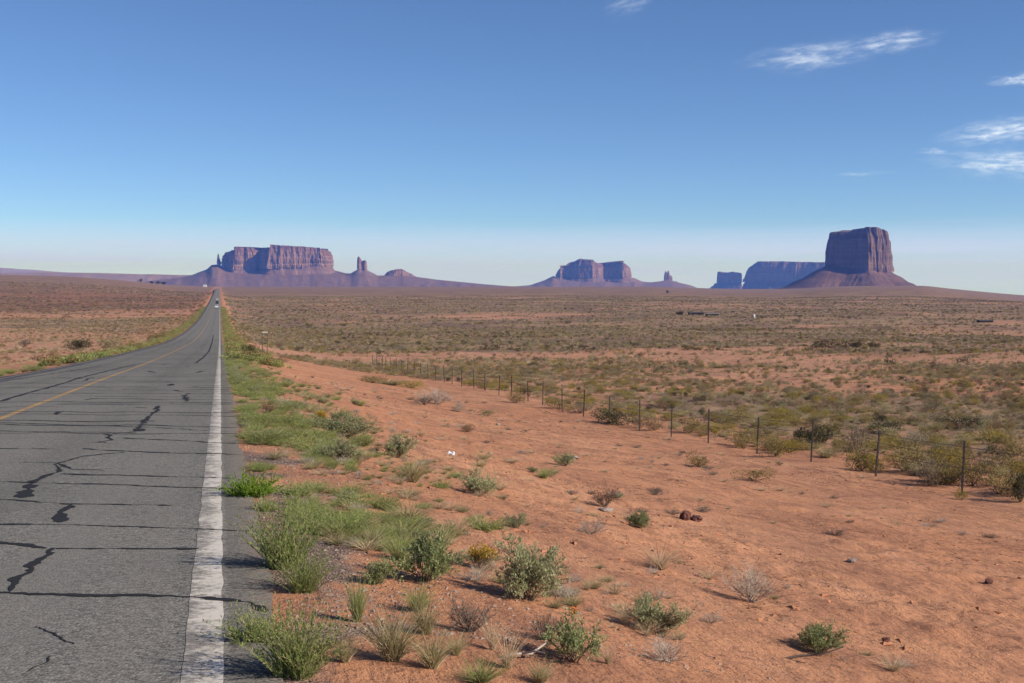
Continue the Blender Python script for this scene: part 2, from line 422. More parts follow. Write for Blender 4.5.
def paint_material(name, paint, worn, lo, hi, side=0.0):
    m, N = new_mat(name)
    P = N.node('ShaderNodeNewGeometry').outputs['Position']
    a = N.noise(P, 16.0, 6, 0.7); b = N.noise(P, 2.2, 5, 0.65); f = N.noise(P, 90.0, 3, 0.6)
    w = N.math('ADD', N.math('MULTIPLY', a, 0.55), N.math('ADD', N.math('MULTIPLY', b, 0.4), N.math('MULTIPLY', f, 0.22)))
    us = N.node('ShaderNodeSeparateXYZ'); N.l.new(N.node('ShaderNodeUVMap').outputs[0], us.inputs[0])
    w = N.math('ADD', w, N.math('MULTIPLY', us.outputs[0], side))
    k = N.ramp(w, lo, hi)
    c = N.mix(k, worn, paint)
    c = N.mix(N.math('MULTIPLY', N.ramp(f, 0.55, 0.7), 0.4), c, tuple(x * 0.55 for x in paint))
    principled(N, c, 0.8, w, 0.4, 0.006, 0.25)
    return m

def rock_material(name, pale_bed, deep, streak, scale):
    """sandstone: level beds, dark varnish running down the walls"""
    m, N = new_mat(name)
    tc = N.node('ShaderNodeTexCoord').outputs['Object']
    v = N.scale(tc, (1 / scale, 1 / scale, 1 / scale))
    sp = N.node('ShaderNodeSeparateXYZ'); N.l.new(v, sp.inputs[0])
    warp = N.noise(v, 2.0, 4, 0.5)
    beds = N.noise(N.combine(0.0, 0.0, N.math('ADD', N.math('MULTIPLY', sp.outputs[2], 14.0), N.math('MULTIPLY', warp, 0.8))), 1.0, 5, 0.6)
    vert = N.noise(N.scale(v, (8.0, 8.0, 1.7)), 1.0, 6, 0.62)
    blot = N.noise(v, 3.0, 6, 0.6)
    c = N.mix(N.ramp(beds, 0.36, 0.64), pale_bed, deep)  # paler and deeper beds, the sandstone's own colours
    c = N.mix(N.math('MULTIPLY', N.ramp(vert, 0.50, 0.68), 0.62), c, streak)
    c = N.mix(N.math('MULTIPLY', N.ramp(N.noise(N.scale(v, (2.2, 2.2, 1.6)), 1.0, 7, 0.65), 0.52, 0.62), 0.55), c, streak)
    c = N.mix(N.math('MULTIPLY', N.ramp(blot, 0.55, 0.75), 0.5), c, tuple(min(1, x * 1.25) for x in pale_bed))
    h = N.math('ADD', N.math('MULTIPLY', vert, 1.0), N.math('MULTIPLY', beds, 0.5))
    principled(N, c, 0.95, h, 0.9, scale * 0.05, 0.1)
    return m
def talus_material(name, c1, c2, scale):
    m, N = new_mat(name)
    tc = N.node('ShaderNodeTexCoord').outputs['Object']
    v = N.scale(tc, (1 / scale, 1 / scale, 1 / scale))
    sp = N.node('ShaderNodeSeparateXYZ'); N.l.new(v, sp.inputs[0])
    a = N.noise(v, 4.0, 7, 0.65); b = N.noise(v, 26.0, 5, 0.65)
    beds = N.noise(N.combine(0.0, 0.0, N.math('ADD', N.math('MULTIPLY', sp.outputs[2], 20.0), N.math('MULTIPLY', a, 1.5))), 1.0, 4, 0.6)
    c = N.mix(N.ramp(a, 0.35, 0.65), c1, c2)
    c = N.mix(N.math('MULTIPLY', N.ramp(beds, 0.5, 0.7), 0.5), c, tuple(x * 0.62 for x in c2))
    c = N.mix(N.math('MULTIPLY', N.ramp(b, 0.55, 0.7), 0.5), c, tuple(x * 0.5 for x in c1))
    h = N.math('ADD', a, N.math('MULTIPLY', b, 0.5))
    principled(N, c, 0.95, h, 0.8, scale * 0.05, 0.1)
    return m

M_GROUND = ground_material()
M_ROAD = asphalt_material()
M_WHITE = paint_material("white_road_paint", (0.64, 0.57, 0.49), (0.215, 0.19, 0.165), 0.48, 0.65, 0.75)
M_YELLOW = paint_material("yellow_road_paint", (0.46, 0.265, 0.085), (0.18, 0.15, 0.12), 0.47, 0.66)
M_YELLOW_OLD = paint_material("faded_yellow_road_paint", (0.33, 0.225, 0.11), (0.16, 0.148, 0.132), 0.66, 0.78)
M_TAR = plain("crack_seal_tar", (0.027, 0.025, 0.025), 0.80, 0.15, 0, 0.3, 20)

# ------------------------------------------------------------------ terrain, one sheet
def build_ground():
    a = np.concatenate([np.arange(-180, -34, 2.0), np.arange(-34, -25, 0.35), np.arange(-25, 25.001, 0.085),
                        np.arange(25.35, 34, 0.35), np.arange(34, 178.1, 2.0)])
    a = np.radians(a)
    r = np.concatenate([[0.3, 0.8, 1.4, 2.0, 2.6, 3.1], np.geomspace(3.5, 900, 760), np.geomspace(907, 9000, 300)[1:], np.geomspace(9300, 30000, 26)])
    A, Rr = np.meshgrid(a, r)
    x, y = Rr * np.sin(A), Rr * np.cos(A)
    z = ground(x, y)
    na, nr = len(a), len(r)
    v = np.stack([x, y, z], -1).reshape(-1, 3)
    v = np.vstack([v, [[0, 0, float(ground(0.0, 0.01))]]])
    i = np.arange(nr - 1)[:, None] * na; j = np.arange(na)[None]; j2 = (j + 1) % na
    q = np.stack([i + j, i + j2, i + na + j2, i + na + j], -1).reshape(-1, 4)[:, ::-1]
    c = nr * na
    t = np.array([(c, (k + 1) % na, k) for k in range(na)])[:, ::-1]
    # what lies on the sand
    s, o = to_road(x, y)
    gravel = np.maximum(sstep(o, 1.7, 0.5) * (o > 0), sstep(EDGE_L - o, 1.8, 0.4) * (o < EDGE_L)) * (1 - 0.7 * sstep(s, 60, 160))
    gravel = gravel * (0.62 + 0.9 * fbm(x / 1.6, y / 1.6, 40, 3))
    patch = fbm(x / 34, y / 34, 41, 4) + 0.6 * fbm(x / 150, y / 150, 42, 3)
    near = sstep(s, 90, 150)
    rgt = sstep(o + 13 * near, 15, 26 - 6 * near); lft = sstep(EDGE_L - o, 2, 14)
    veg = rgt * np.clip(0.56 - 0.80 * patch + 0.35 * sstep(np.log(Rr), math.log(160), math.log(330)), 0, 1)
    veg = np.maximum(veg, lft * np.clip(0.62 - 0.7 * patch, 0, 1.0))
    veg = np.maximum(veg, sstep(Rr, 800, 1800) * np.clip(0.75 + 0.5 * patch, 0.35, 1) * np.maximum(rgt, lft))
    wob = np.log(Rr) + 0.30 * fbm(x / 420, y / 420, 43, 4)
    dark = lft * sstep(wob, math.log(640), math.log(760)) * sstep(wob, math.log(1750), math.log(1350)) * 0.65
    dark = np.maximum(dark, 0.30 * sstep(Rr, 1100, 2200))
    pale = sstep(patch, 0.22, 0.5) * np.maximum(rgt, lft) * 0.35
    pale = np.maximum(pale, lft * sstep(wob, math.log(1650), math.log(1800)) * sstep(wob, math.log(2250), math.log(2000)))
    cov = np.stack([gravel, veg, dark, pale], -1).reshape(-1, 4)
    cov = np.clip(np.vstack([cov, [[0, 0, 0, 0]]]), 0, 1)
    me = mesh_data("ground", v, [q, t], [M_GROUND], None, True, {'cover': cov})
    return tag(link("ground", me), "red sandy desert ground falling away from the road to the far plain", "ground", None, 'structure')
GROUND = build_ground()

# ------------------------------------------------------------------ road
def strip(name, s, o_cols, lift, mat, parent=None, edge=0.0, skirt=False, seed=50, crown_lift=True):
    """a sheet along the road; o_cols: offsets across it (may vary with s)"""
    s = np.asarray(s, float); n, k = len(s), len(o_cols)
    O = np.stack([np.broadcast_to(np.asarray(c, float), (n,)) for c in o_cols], 1).copy()
    if edge:
        O[:, -1] += edge * fbm(s / 0.5, s * 0 + 3, seed, 4); O[:, 0] += edge * fbm(s / 0.5, s * 0 + 8, seed, 4)
    Sg = np.repeat(s[:, None], k, 1)
    Z = road_z(Sg) + crown(O) + lift
    if skirt: Z[:, 0] -= 0.16; Z[:, -1] -= 0.16
    X, Y = from_road(Sg, O)
    v = np.stack([X, Y, Z], -1).reshape(-1, 3)
    i = np.arange(n - 1)[:, None] * k; j = np.arange(k - 1)[None]
    q = np.stack([i + j, i + j + 1, i + k + j + 1, i + k + j], -1).reshape(-1, 4)
    me = mesh_data(name, v, q, [mat], None, True)
    uv = me.uv_layers.new(name="UVMap")
    flat = np.stack([O, Sg], -1).reshape(-1, 2)[q.ravel()]
    uv.data.foreach_set('uv', flat.astype(np.float32).ravel())
    return link(name, me, parent)
S_ROAD = np.concatenate([np.arange(-40, 2, 1.0), np.geomspace(2, 2600, 1100)])
rag = 0.05 * fbm(S_ROAD / 0.55, S_ROAD * 0, 51, 4) + 0.05 * fbm(S_ROAD / 3.0, S_ROAD * 0, 52, 3)
ROAD = strip("road", S_ROAD, [EDGE_L - .06, EDGE_L - rag, -6.4, -5.2, -4.4, CENTRE, -2.6, -1.6, -0.7, 0.0, EDGE_R + rag, EDGE_R + .07 + rag], 0.0, M_ROAD, None, 0, True)
tag(ROAD, "straight two lane asphalt road with sealed cracks running into the distance", "road", None, 'structure')
s_line = np.concatenate([np.arange(-20, 2, 1.0), np.geomspace(2, 2500, 1500)])
strip("edge_line", s_line, [-0.100 + 0.012 * fbm(s_line / .3, s_line * 0, 53, 3), 0.066 + 0.012 * fbm(s_line / .3, s_line * 0, 54, 3)], 0.002, M_WHITE, ROAD)
strip("edge_line", s_line, [EDGE_L + 0.12, EDGE_L + 0.26], 0.002, M_WHITE, ROAD)
strip("centre_line", s_line, [CENTRE - 0.07, CENTRE + 0.06], 0.002, M_YELLOW, ROAD)
strip("centre_line", s_line, [CENTRE + 0.24, CENTRE + 0.34], 0.002, M_YELLOW_OLD, ROAD)

def ribbon(mb, S_, O_, wid, lift=0.0030):
    """one poured line of crack seal"""
    S_, O_, wid = np.asarray(S_, float), np.asarray(O_, float), np.asarray(wid, float)
    ds, do = np.gradient(S_), np.gradient(O_); L = np.hypot(ds, do) + 1e-9
    ns, no = -do / L, ds / L
    v = []
    for sg in (-1, 1):
        s2, o2 = S_ + sg * ns * wid / 2, O_ + sg * no * wid / 2
        x, y = from_road(s2, o2)
        v.append(np.stack([x, y, road_z(s2) + crown(np.clip(o2, EDGE_L, EDGE_R)) + lift], -1))
    n = len(S_)
    i = np.arange(n - 1)
    mb.add(np.vstack(v), np.stack([i, i + 1, n + i + 1, n + i], -1)[:, ::-1])
rng = np.random.default_rng(7)
mb_t = MB()
def pix_ribbon(pts, w0, w1, seed):
    """crack seal that wanders over the pavement, through given points of the lane"""
    P = np.array([ray_to_road(*p) for p in pts])
    seg = np.concatenate([[0], np.cumsum(np.hypot(*np.diff(P, axis=0).T))])
    n = max(12, int(seg[-1] / 0.025)); t = np.linspace(0, seg[-1], n)
    S_, O_ = np.interp(t, seg, P[:, 0]), np.interp(t, seg, P[:, 1])
    jit = 0.055 * fbm(t / 0.30, t * 0 + seed, 60, 5, .65)
    w = (w0 + (w1 - w0) * t / seg[-1]) * np.clip(0.85 + 1.5 * fbm(t / 0.22, t * 0 + seed, 61, 5, .65), .2, 2.2)
    w *= np.minimum(1, 0.3 + np.minimum(t, seg[-1] - t) / 0.1)
    ribbon(mb_t, S_ + 0.6 * jit, O_ + jit, np.maximum(w, 0.008), 0.0035)
def zp(z, ox, oy, k): return [(ox + a / k, oy + b / k) for a, b in z]
K1 = 2.413
for z, w0, w1 in [([(12, 465), (45, 432), (80, 392), (128, 358)], .050, .045), ([(135, 297), (148, 275), (155, 258), (178, 250)], .085, .05),
                  ([(45, 237), (75, 205), (100, 187), (142, 172)], .10, .05), ([(142, 172), (136, 155), (200, 136), (255, 130), (300, 127)], .05, .035),
                  ([(136, 155), (180, 168), (250, 171)], .04, .02), ([(332, 76), (350, 50), (378, 25), (382, 14)], .10, .06),
                  ([(232, 103), (272, 97), (258, 83), (332, 76)], .03, .05), ([(50, 150), (136, 152)], .02, .03), ([(205, 117), (240, 121)], .05, .02),
                  ([(290, 127), (306, 126)], .10, .07), ([(105, 545), (125, 575), (150, 585), (190, 588)], .006, .008), ([(75, 655), (118, 620)], .006, .008)]:
    pix_ribbon(zp(z, 0, 400, K1), w0, w1, len(z) + int(z[0][0]))
K2 = 4.452
for z, w0, w1 in [([(0, 318), (90, 290), (210, 258), (300, 232), (360, 212), (430, 195), (520, 172), (600, 155)], .11, .10),
                  ([(0, 232), (100, 215), (200, 200), (330, 180), (450, 158)], .09, .07), ([(370, 228), (400, 215), (420, 210)], .09, .05),
                  ([(245, 378), (265, 365), (285, 362)], .10, .05), ([(380, 312), (430, 304)], .10, .05), ([(600, 345), (640, 347)], .11, .07),
                  ([(830, 318), (822, 295), (845, 282)], .11, .08), ([(755, 248), (765, 240)], .16, .08), ([(875, 190), (905, 183)], .14, .1),
                  ([(760, 327), (780, 324)], .12, .08), ([(860, 253), (885, 255)], .12, .08), ([(775, 268), (812, 275)], .09, .05), ([(740, 232), (760, 228)], .12, .06),
                  ([(480, 262), (500, 264)], .12, .06), ([(380, 503), (430, 500), (520, 505)], .03, .02), ([(720, 155), (735, 152)], .2, .1), ([(830, 162), (840, 160)], .2, .1),
                  ([(870, 148), (905, 122), (930, 95), (945, 50), (950, 20)], .10, .12), ([(690, 190), (660, 182)], .14, .08)]:
    pix_ribbon(zp(z, 0, 330, K2), w0, w1, len(z) + int(z[0][1]))
# the seams that cross the lanes every metre or so
for z in [[(-40, 468), (20, 465), (320, 473), (545, 481), (620, 490), (660, 508)], [(125, 357), (300, 358), (465, 362)], [(-60, 303), (0, 301), (200, 302), (480, 312), (620, 318)],
          [(-30, 238), (20, 240), (160, 252), (300, 254), (425, 254)], [(-40, 196), (300, 206), (520, 213), (600, 217)], [(150, 178), (300, 183), (500, 188), (560, 190)], [(-60, 117), (0, 117), (150, 119)],
          [(240, 121), (400, 128), (550, 130), (590, 133)], [(290, 92), (420, 97), (575, 106)], [(-50, 74), (0, 75), (150, 77), (330, 80)], [(-50, 53), (0, 55), (250, 62), (400, 68), (560, 77)], [(540, 560), (600, 566), (650, 590)], [(-20, 343), (60, 350), (125, 357)]]:
    pix_ribbon(zp(z, 0, 400, K1), .056, .046, 3 + abs(int(z[0][1])))
s0 = 17.2
while s0 < 190:
    s0 += rng.uniform(0.55, 1.5) * (1 + s0 / 160)
    o0, o1 = EDGE_L + rng.uniform(0, .4), EDGE_R - 0.02
    kind = rng.random()
    if kind < 0.22: o0 = rng.uniform(-4.0, -1.6)
    elif kind < 0.42: o1 = rng.uniform(-1.6, -0.2)
    elif kind < 0.55: o1, o0 = rng.uniform(-3.2, -2.6), EDGE_L + .1
    n = int((o1 - o0) / 0.08); O_ = np.linspace(o0, o1, n)
    S_ = s0 - (O_ + 1.5) * rng.uniform(.22, .38) + 0.34 * fbm(O_ / 1.1, O_ * 0 + s0, 62, 4)
    w = 0.062 * (1 + s0 / 120) * (0.45 + 1.5 * np.clip(0.45 + fbm(O_ / 0.5, O_ * 0 + s0, 63, 3), 0, 1)) * rng.uniform(.6, 1.25)
    ribbon(mb_t, S_, O_, w)
seal = mb_t.build("crack_seal", M_TAR, ROAD)

# ------------------------------------------------------------------ buttes and mesas
RK = dict(pale_bed=(0.36, 0.155, 0.095), deep=(0.26, 0.105, 0.068), streak=(0.13, 0.055, 0.042))
def resample(pts, vals, step):
    pts = np.array(pts, float); n = len(pts)
    nxt = np.roll(pts, -1, 0); L = np.linalg.norm(nxt - pts, axis=1)
    P, V = [], []
    vals = np.array(vals, float)
    if vals.ndim == 1: vals = vals[:, None]
    vn = np.roll(vals, -1, 0)
    for i in range(n):
        k = max(1, int(L[i] / step)); t = (np.arange(k) / k)[:, None]
        P.append(pts[i] + (nxt[i] - pts[i]) * t); V.append(vals[i] + (vn[i] - vals[i]) * t)
    return np.vstack(P), np.vstack(V)
def smooth_ring(a, k):
    for _ in range(k): a = (np.roll(a, 1, 0) + 2 * a + np.roll(a, -1, 0)) / 4
    return a
def normals2(P):
    d = np.roll(P, -1, 0) - np.roll(P, 1, 0); L = np.linalg.norm(d, axis=1)[:, None] + 1e-9
    return np.stack([d[:, 1], -d[:, 0]], -1) / L
def butte(name, label, cat, dist, cx, plan, talus, flute=1.0, seed=1, batter=0.06, hummock=1.0, group=None, soft=1.0):
    """plan: counter-clockwise (px x, px depth, y of foot, y of rim) seen at that distance; talus: (y of base, outward reach px per side)"""
    u = dist / F_PX                                        # metres per unit of the plan
    x0 = (cx - 512) * u
    zof = lambda yy: CAM_Z - (yy - HORIZON) * u
    root = bpy.data.objects.new(name, None); COL.objects.link(root)
    base_y, reach = talus
    zb = zof(base_y)
    root.location = (x0, dist, zb)
    tag(root, label, cat, group)
    pl = np.array(plan, float)
    pts = np.stack([(pl[:, 0] - cx) * u, pl[:, 1] * u], -1)
    area = 0.5 * np.sum(pts[:, 0] * np.roll(pts[:, 1], -1) - np.roll(pts[:, 0], -1) * pts[:, 1])
    vals = np.stack([zof(pl[:, 2]) - zb, zof(pl[:, 3]) - zb, pl[:, 4] * u if pl.shape[1] > 4 else np.full(len(pl), reach * u)], -1)
    if area < 0: pts, vals = pts[::-1], vals[::-1]
    step = 0.55 * u
    P, V = resample(pts, vals, step)
    n = len(P)
    Nn = normals2(smooth_ring(P, 4)); s = np.arange(n) * step / u
    foot, rim, rch = smooth_ring(V[:, 0], 3), V[:, 1], smooth_ring(V[:, 2], 12)
    foot = foot + 0.9 * u * fbm(s / 4, s * 0, seed + 5, 3)
    H = np.maximum(rim - foot, 0.5 * u)
    rows = 28; rings = []
    for k in range(rows + 1):
        t = k / rows
        fl = 2.4 * fbm(s / 12.0, s * 0 + t * 0.8, seed + 2, 2) + 2.3 * fbm(s / 4.5, s * 0 + t * 1.1, seed, 4, 0.62) + 0.8 * fbm(s / 1.3, s * 0 + t * 2.2, seed + 9, 3)
        led = 0.35 * fbm(s * 0.03, s * 0 + t * 9.0, seed + 3, 3)
        off = u * flute * (fl + led) - H * batter * t - (0.35 * u * flute if t > 0.80 else 0) * (1 + 0 * t)
        off = off - 0.55 * u * flute * sum(sstep(t, tk - .03 + .05 * fbm(s / 6, s * 0 + tk * 9, seed + 60, 2), tk + .03 + .05 * fbm(s / 6, s * 0 + tk * 9, seed + 60, 2)) for tk in (.16, .45, .78))
        off = off - 1.5 * u * soft * max(0.0, (t - 0.72) / 0.28) ** 2.2
        if k == rows: off = off - 0.25 * u
        p = P + Nn * off[:, None]
        z = foot + H * t
        if k == rows: z = z + 0.35 * u * fbm(s / 2.2, s * 0, seed + 12, 3)
        rings.append(np.column_stack([p, z]))
    cen = np.average(rings[-1][:, :2], axis=0)
    top = rings[-1]
    for f_, dz in ((0.88, 0.15), (0.6, 0.35), (0.25, 0.35)):
        p = cen + (top[:, :2] - cen) * f_
        zz = top[:, 2] * f_ + np.average(top[:, 2]) * (1 - f_) * 1.0
        rings.append(np.column_stack([p, zz + dz * u * 0.0 + 0.2 * u * fbm(p[:, 0] / u / 3, p[:, 1] / u / 3, seed + 20, 3)]))
    v = np.vstack(rings + [np.array([[cen[0], cen[1], np.average(rings[-1][:, 2])]])])
    m = len(rings)
    i = np.arange(m - 1)[:, None] * n; j = np.arange(n)[None]; j2 = (j + 1) % n
    q = np.stack([i + j, i + j2, i + n + j2, i + n + j], -1).reshape(-1, 4)
    c = m * n
    t3 = np.array([((m - 1) * n + k, (m - 1) * n + (k + 1) % n, c) for k in range(n)])
    link("cliff", mesh_data("cliff", v, [q, t3], [MR[name_mat(dist)], MC[name_mat(dist)]], np.concatenate([np.repeat((np.arange(m - 1) >= 21).astype(int) * (np.arange(m - 1) < rows), n), np.zeros(n, int)]), False), root)
    # the slope of fallen rock round its foot
    trows = 14; rings = []
    Ns = smooth_ring(Nn, 30); Ns /= np.linalg.norm(Ns, axis=1)[:, None] + 1e-9
    Ps = smooth_ring(P, 6)
    for k in range(trows + 1):
        t = k / trows                                      # 0 at the base, 1 at the cliff
        prof = t ** 1.25
        gul = fbm(s / 3.2 + 0.3 * t, s * 0 + t * 0.8, seed + 30, 4, 0.6) * 1.1 * math.sin(math.pi * min(1, t * 1.05)) * hummock
        step_l = (0.75 * u + 0.5 * u * fbm(s / 9, s * 0 + t * 3, seed + 40, 2)) * math.sin(t * 19.0) * (0.25 + 0.5 * (t > 0.2))
        off = rch * (1 - t) + u * gul
        p = Ps + Ns * off[:, None] - Ns * (0.9 * u * t ** 6)
        z = foot * prof + 0.4 * u * gul + step_l * (0 < k < trows) + (0.25 * u if k == trows else 0)
        if k == 0: z = z * 0 - 6.0 * u
        rings.append(np.column_stack([p, z]))
    v = np.vstack(rings)
    i = np.arange(trows)[:, None] * n
    q = np.stack([i + j, i + j2, i + n + j2, i + n + j], -1).reshape(-1, 4)
    link("talus_slope", mesh_data("talus_slope", v, [q], [MT[name_mat(dist)]], None, True), root)
    return root
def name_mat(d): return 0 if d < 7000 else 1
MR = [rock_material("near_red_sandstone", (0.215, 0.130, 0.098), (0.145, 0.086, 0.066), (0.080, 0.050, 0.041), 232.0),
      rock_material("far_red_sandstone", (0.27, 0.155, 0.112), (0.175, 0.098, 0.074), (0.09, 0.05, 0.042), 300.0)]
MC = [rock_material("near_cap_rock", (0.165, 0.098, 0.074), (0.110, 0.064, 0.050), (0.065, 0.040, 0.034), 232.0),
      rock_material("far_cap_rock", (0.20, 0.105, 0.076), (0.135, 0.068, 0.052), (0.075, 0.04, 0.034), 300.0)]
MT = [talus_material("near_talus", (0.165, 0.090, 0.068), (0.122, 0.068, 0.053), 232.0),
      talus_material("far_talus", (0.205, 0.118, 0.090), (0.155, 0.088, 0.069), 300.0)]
# (x, depth, foot y, rim y, talus reach)
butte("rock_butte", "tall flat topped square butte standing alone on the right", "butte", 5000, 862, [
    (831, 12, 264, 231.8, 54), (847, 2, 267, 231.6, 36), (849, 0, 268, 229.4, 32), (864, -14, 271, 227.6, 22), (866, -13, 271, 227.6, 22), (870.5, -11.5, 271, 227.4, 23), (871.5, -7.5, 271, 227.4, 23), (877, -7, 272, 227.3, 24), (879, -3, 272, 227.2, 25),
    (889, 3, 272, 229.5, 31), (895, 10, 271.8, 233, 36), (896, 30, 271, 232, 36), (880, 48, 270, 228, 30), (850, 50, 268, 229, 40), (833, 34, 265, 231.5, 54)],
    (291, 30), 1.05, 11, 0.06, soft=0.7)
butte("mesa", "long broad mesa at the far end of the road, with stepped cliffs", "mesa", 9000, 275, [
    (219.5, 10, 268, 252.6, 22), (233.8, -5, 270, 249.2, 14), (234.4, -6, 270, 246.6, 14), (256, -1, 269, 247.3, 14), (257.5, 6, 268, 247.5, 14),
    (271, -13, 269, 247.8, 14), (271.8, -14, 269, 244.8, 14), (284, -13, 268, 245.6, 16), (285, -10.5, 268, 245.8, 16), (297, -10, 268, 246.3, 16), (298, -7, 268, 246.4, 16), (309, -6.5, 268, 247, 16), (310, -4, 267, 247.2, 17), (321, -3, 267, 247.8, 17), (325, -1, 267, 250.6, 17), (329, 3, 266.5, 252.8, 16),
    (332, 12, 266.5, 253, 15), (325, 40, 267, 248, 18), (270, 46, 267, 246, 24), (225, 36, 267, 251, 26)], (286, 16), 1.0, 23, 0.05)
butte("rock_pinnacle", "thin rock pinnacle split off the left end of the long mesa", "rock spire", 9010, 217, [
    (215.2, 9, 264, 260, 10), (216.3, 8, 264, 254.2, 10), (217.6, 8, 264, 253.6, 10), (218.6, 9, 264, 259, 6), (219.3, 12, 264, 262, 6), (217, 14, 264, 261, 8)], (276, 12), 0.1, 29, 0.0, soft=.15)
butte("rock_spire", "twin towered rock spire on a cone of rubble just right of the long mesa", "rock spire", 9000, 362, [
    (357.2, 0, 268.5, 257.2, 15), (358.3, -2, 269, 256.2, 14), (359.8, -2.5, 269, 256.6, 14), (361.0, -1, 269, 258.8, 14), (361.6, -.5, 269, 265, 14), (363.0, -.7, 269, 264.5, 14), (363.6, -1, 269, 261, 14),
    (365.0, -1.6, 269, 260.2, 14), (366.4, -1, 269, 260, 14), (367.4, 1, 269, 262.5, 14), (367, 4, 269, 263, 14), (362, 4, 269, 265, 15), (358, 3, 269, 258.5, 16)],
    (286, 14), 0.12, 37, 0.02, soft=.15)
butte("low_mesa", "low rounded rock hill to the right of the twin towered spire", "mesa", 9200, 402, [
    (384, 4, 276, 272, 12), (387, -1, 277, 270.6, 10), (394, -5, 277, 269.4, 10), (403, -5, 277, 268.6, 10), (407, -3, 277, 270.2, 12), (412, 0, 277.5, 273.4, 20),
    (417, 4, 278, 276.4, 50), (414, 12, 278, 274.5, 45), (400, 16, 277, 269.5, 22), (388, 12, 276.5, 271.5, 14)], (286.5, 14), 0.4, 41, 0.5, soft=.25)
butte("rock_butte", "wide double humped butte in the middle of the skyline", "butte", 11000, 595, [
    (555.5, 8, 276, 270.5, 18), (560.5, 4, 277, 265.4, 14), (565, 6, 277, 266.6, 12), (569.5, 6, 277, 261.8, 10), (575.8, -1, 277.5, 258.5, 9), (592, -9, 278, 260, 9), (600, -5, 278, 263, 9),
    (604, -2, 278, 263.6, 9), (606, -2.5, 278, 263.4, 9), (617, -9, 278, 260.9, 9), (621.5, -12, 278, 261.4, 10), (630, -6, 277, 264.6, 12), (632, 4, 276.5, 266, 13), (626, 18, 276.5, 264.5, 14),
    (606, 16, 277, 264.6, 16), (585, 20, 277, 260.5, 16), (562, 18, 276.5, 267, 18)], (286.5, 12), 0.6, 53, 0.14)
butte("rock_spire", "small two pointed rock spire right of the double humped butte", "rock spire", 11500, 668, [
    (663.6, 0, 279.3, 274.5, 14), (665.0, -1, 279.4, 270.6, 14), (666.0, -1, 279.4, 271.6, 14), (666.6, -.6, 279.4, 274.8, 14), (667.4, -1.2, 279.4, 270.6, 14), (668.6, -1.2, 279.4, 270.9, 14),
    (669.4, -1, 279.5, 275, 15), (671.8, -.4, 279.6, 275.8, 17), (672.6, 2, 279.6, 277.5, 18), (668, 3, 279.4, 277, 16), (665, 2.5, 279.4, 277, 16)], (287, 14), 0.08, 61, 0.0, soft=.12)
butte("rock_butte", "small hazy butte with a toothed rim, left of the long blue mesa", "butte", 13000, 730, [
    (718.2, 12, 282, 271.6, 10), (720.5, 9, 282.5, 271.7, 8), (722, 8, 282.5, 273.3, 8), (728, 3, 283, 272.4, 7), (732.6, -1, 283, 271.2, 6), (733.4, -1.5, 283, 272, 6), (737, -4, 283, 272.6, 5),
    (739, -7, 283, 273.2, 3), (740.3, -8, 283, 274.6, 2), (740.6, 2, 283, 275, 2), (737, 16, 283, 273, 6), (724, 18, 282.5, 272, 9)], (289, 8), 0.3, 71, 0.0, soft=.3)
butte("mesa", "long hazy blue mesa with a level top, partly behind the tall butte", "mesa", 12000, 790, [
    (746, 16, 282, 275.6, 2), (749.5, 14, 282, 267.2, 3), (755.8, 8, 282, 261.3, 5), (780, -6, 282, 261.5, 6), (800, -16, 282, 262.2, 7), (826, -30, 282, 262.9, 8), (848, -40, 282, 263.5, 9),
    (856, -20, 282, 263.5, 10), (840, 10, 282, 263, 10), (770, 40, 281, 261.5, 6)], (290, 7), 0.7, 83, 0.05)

def ridge(name, label, dist, pts, depth, mat, seed):
    """far swell of land with its crest at the given heights"""
    u = dist / F_PX
    xs = np.arange(pts[0][0], pts[-1][0], 1.5); ys = np.interp(xs, [p[0] for p in pts], [p[1] for p in pts])
    ys = ys + 0.35 * fbm(xs / 11, xs * 0, seed, 4)
    rows = np.linspace(-1, 1, 29); V = []
    zlow = CAM_Z - (292 - HORIZON) * u
    for t in rows:
        h = (1 - abs(t)) ** 0.8
        zc = CAM_Z - (ys - HORIZON) * u
        z = zlow + (zc - zlow) * h + 2.4 * u * fbm(xs / 7, xs * 0 + t * 2.5, seed + 3, 4, .6) * h * (1 - h) * 2 * (abs(t) < 1)
        yy = dist + t * depth
        V.append(np.stack([(xs - 512) * u * yy / dist, np.full_like(xs, yy), z], -1))
    n = len(xs); v = np.vstack(V)
    i = np.arange(len(rows) - 1)[:, None] * n; j = np.arange(n - 1)[None]
    q = np.stack([i + j, i + j + 1, i + n + j + 1, i + n + j], -1).reshape(-1, 4)
    return tag(link(name, mesh_data(name, v, q, [mat], None, True)), label, "hills", None, 'structure')
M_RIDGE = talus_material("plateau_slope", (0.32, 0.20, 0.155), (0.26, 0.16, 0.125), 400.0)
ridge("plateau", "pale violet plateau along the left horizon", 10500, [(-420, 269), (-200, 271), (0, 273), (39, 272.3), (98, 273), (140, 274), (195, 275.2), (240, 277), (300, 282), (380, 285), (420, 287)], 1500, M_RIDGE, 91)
ridge("plain_swell", "long dark violet apron of rubble slope joining the left mesas", 9150, [(100, 289), (150, 281), (184, 276.8), (194, 274.4), (201, 271.6), (207, 269.6), (212, 265), (218, 264.5), (226, 268), (240, 270), (336, 270.5), (346, 273.2), (351, 273.6), (356, 270.5), (359, 269.2), (366, 269.4), (371, 272), (378, 275.6), (385, 275.5), (418, 276.8), (437, 279.8), (480, 283.8), (510, 286), (560, 288)], 950, MT[1], 95)
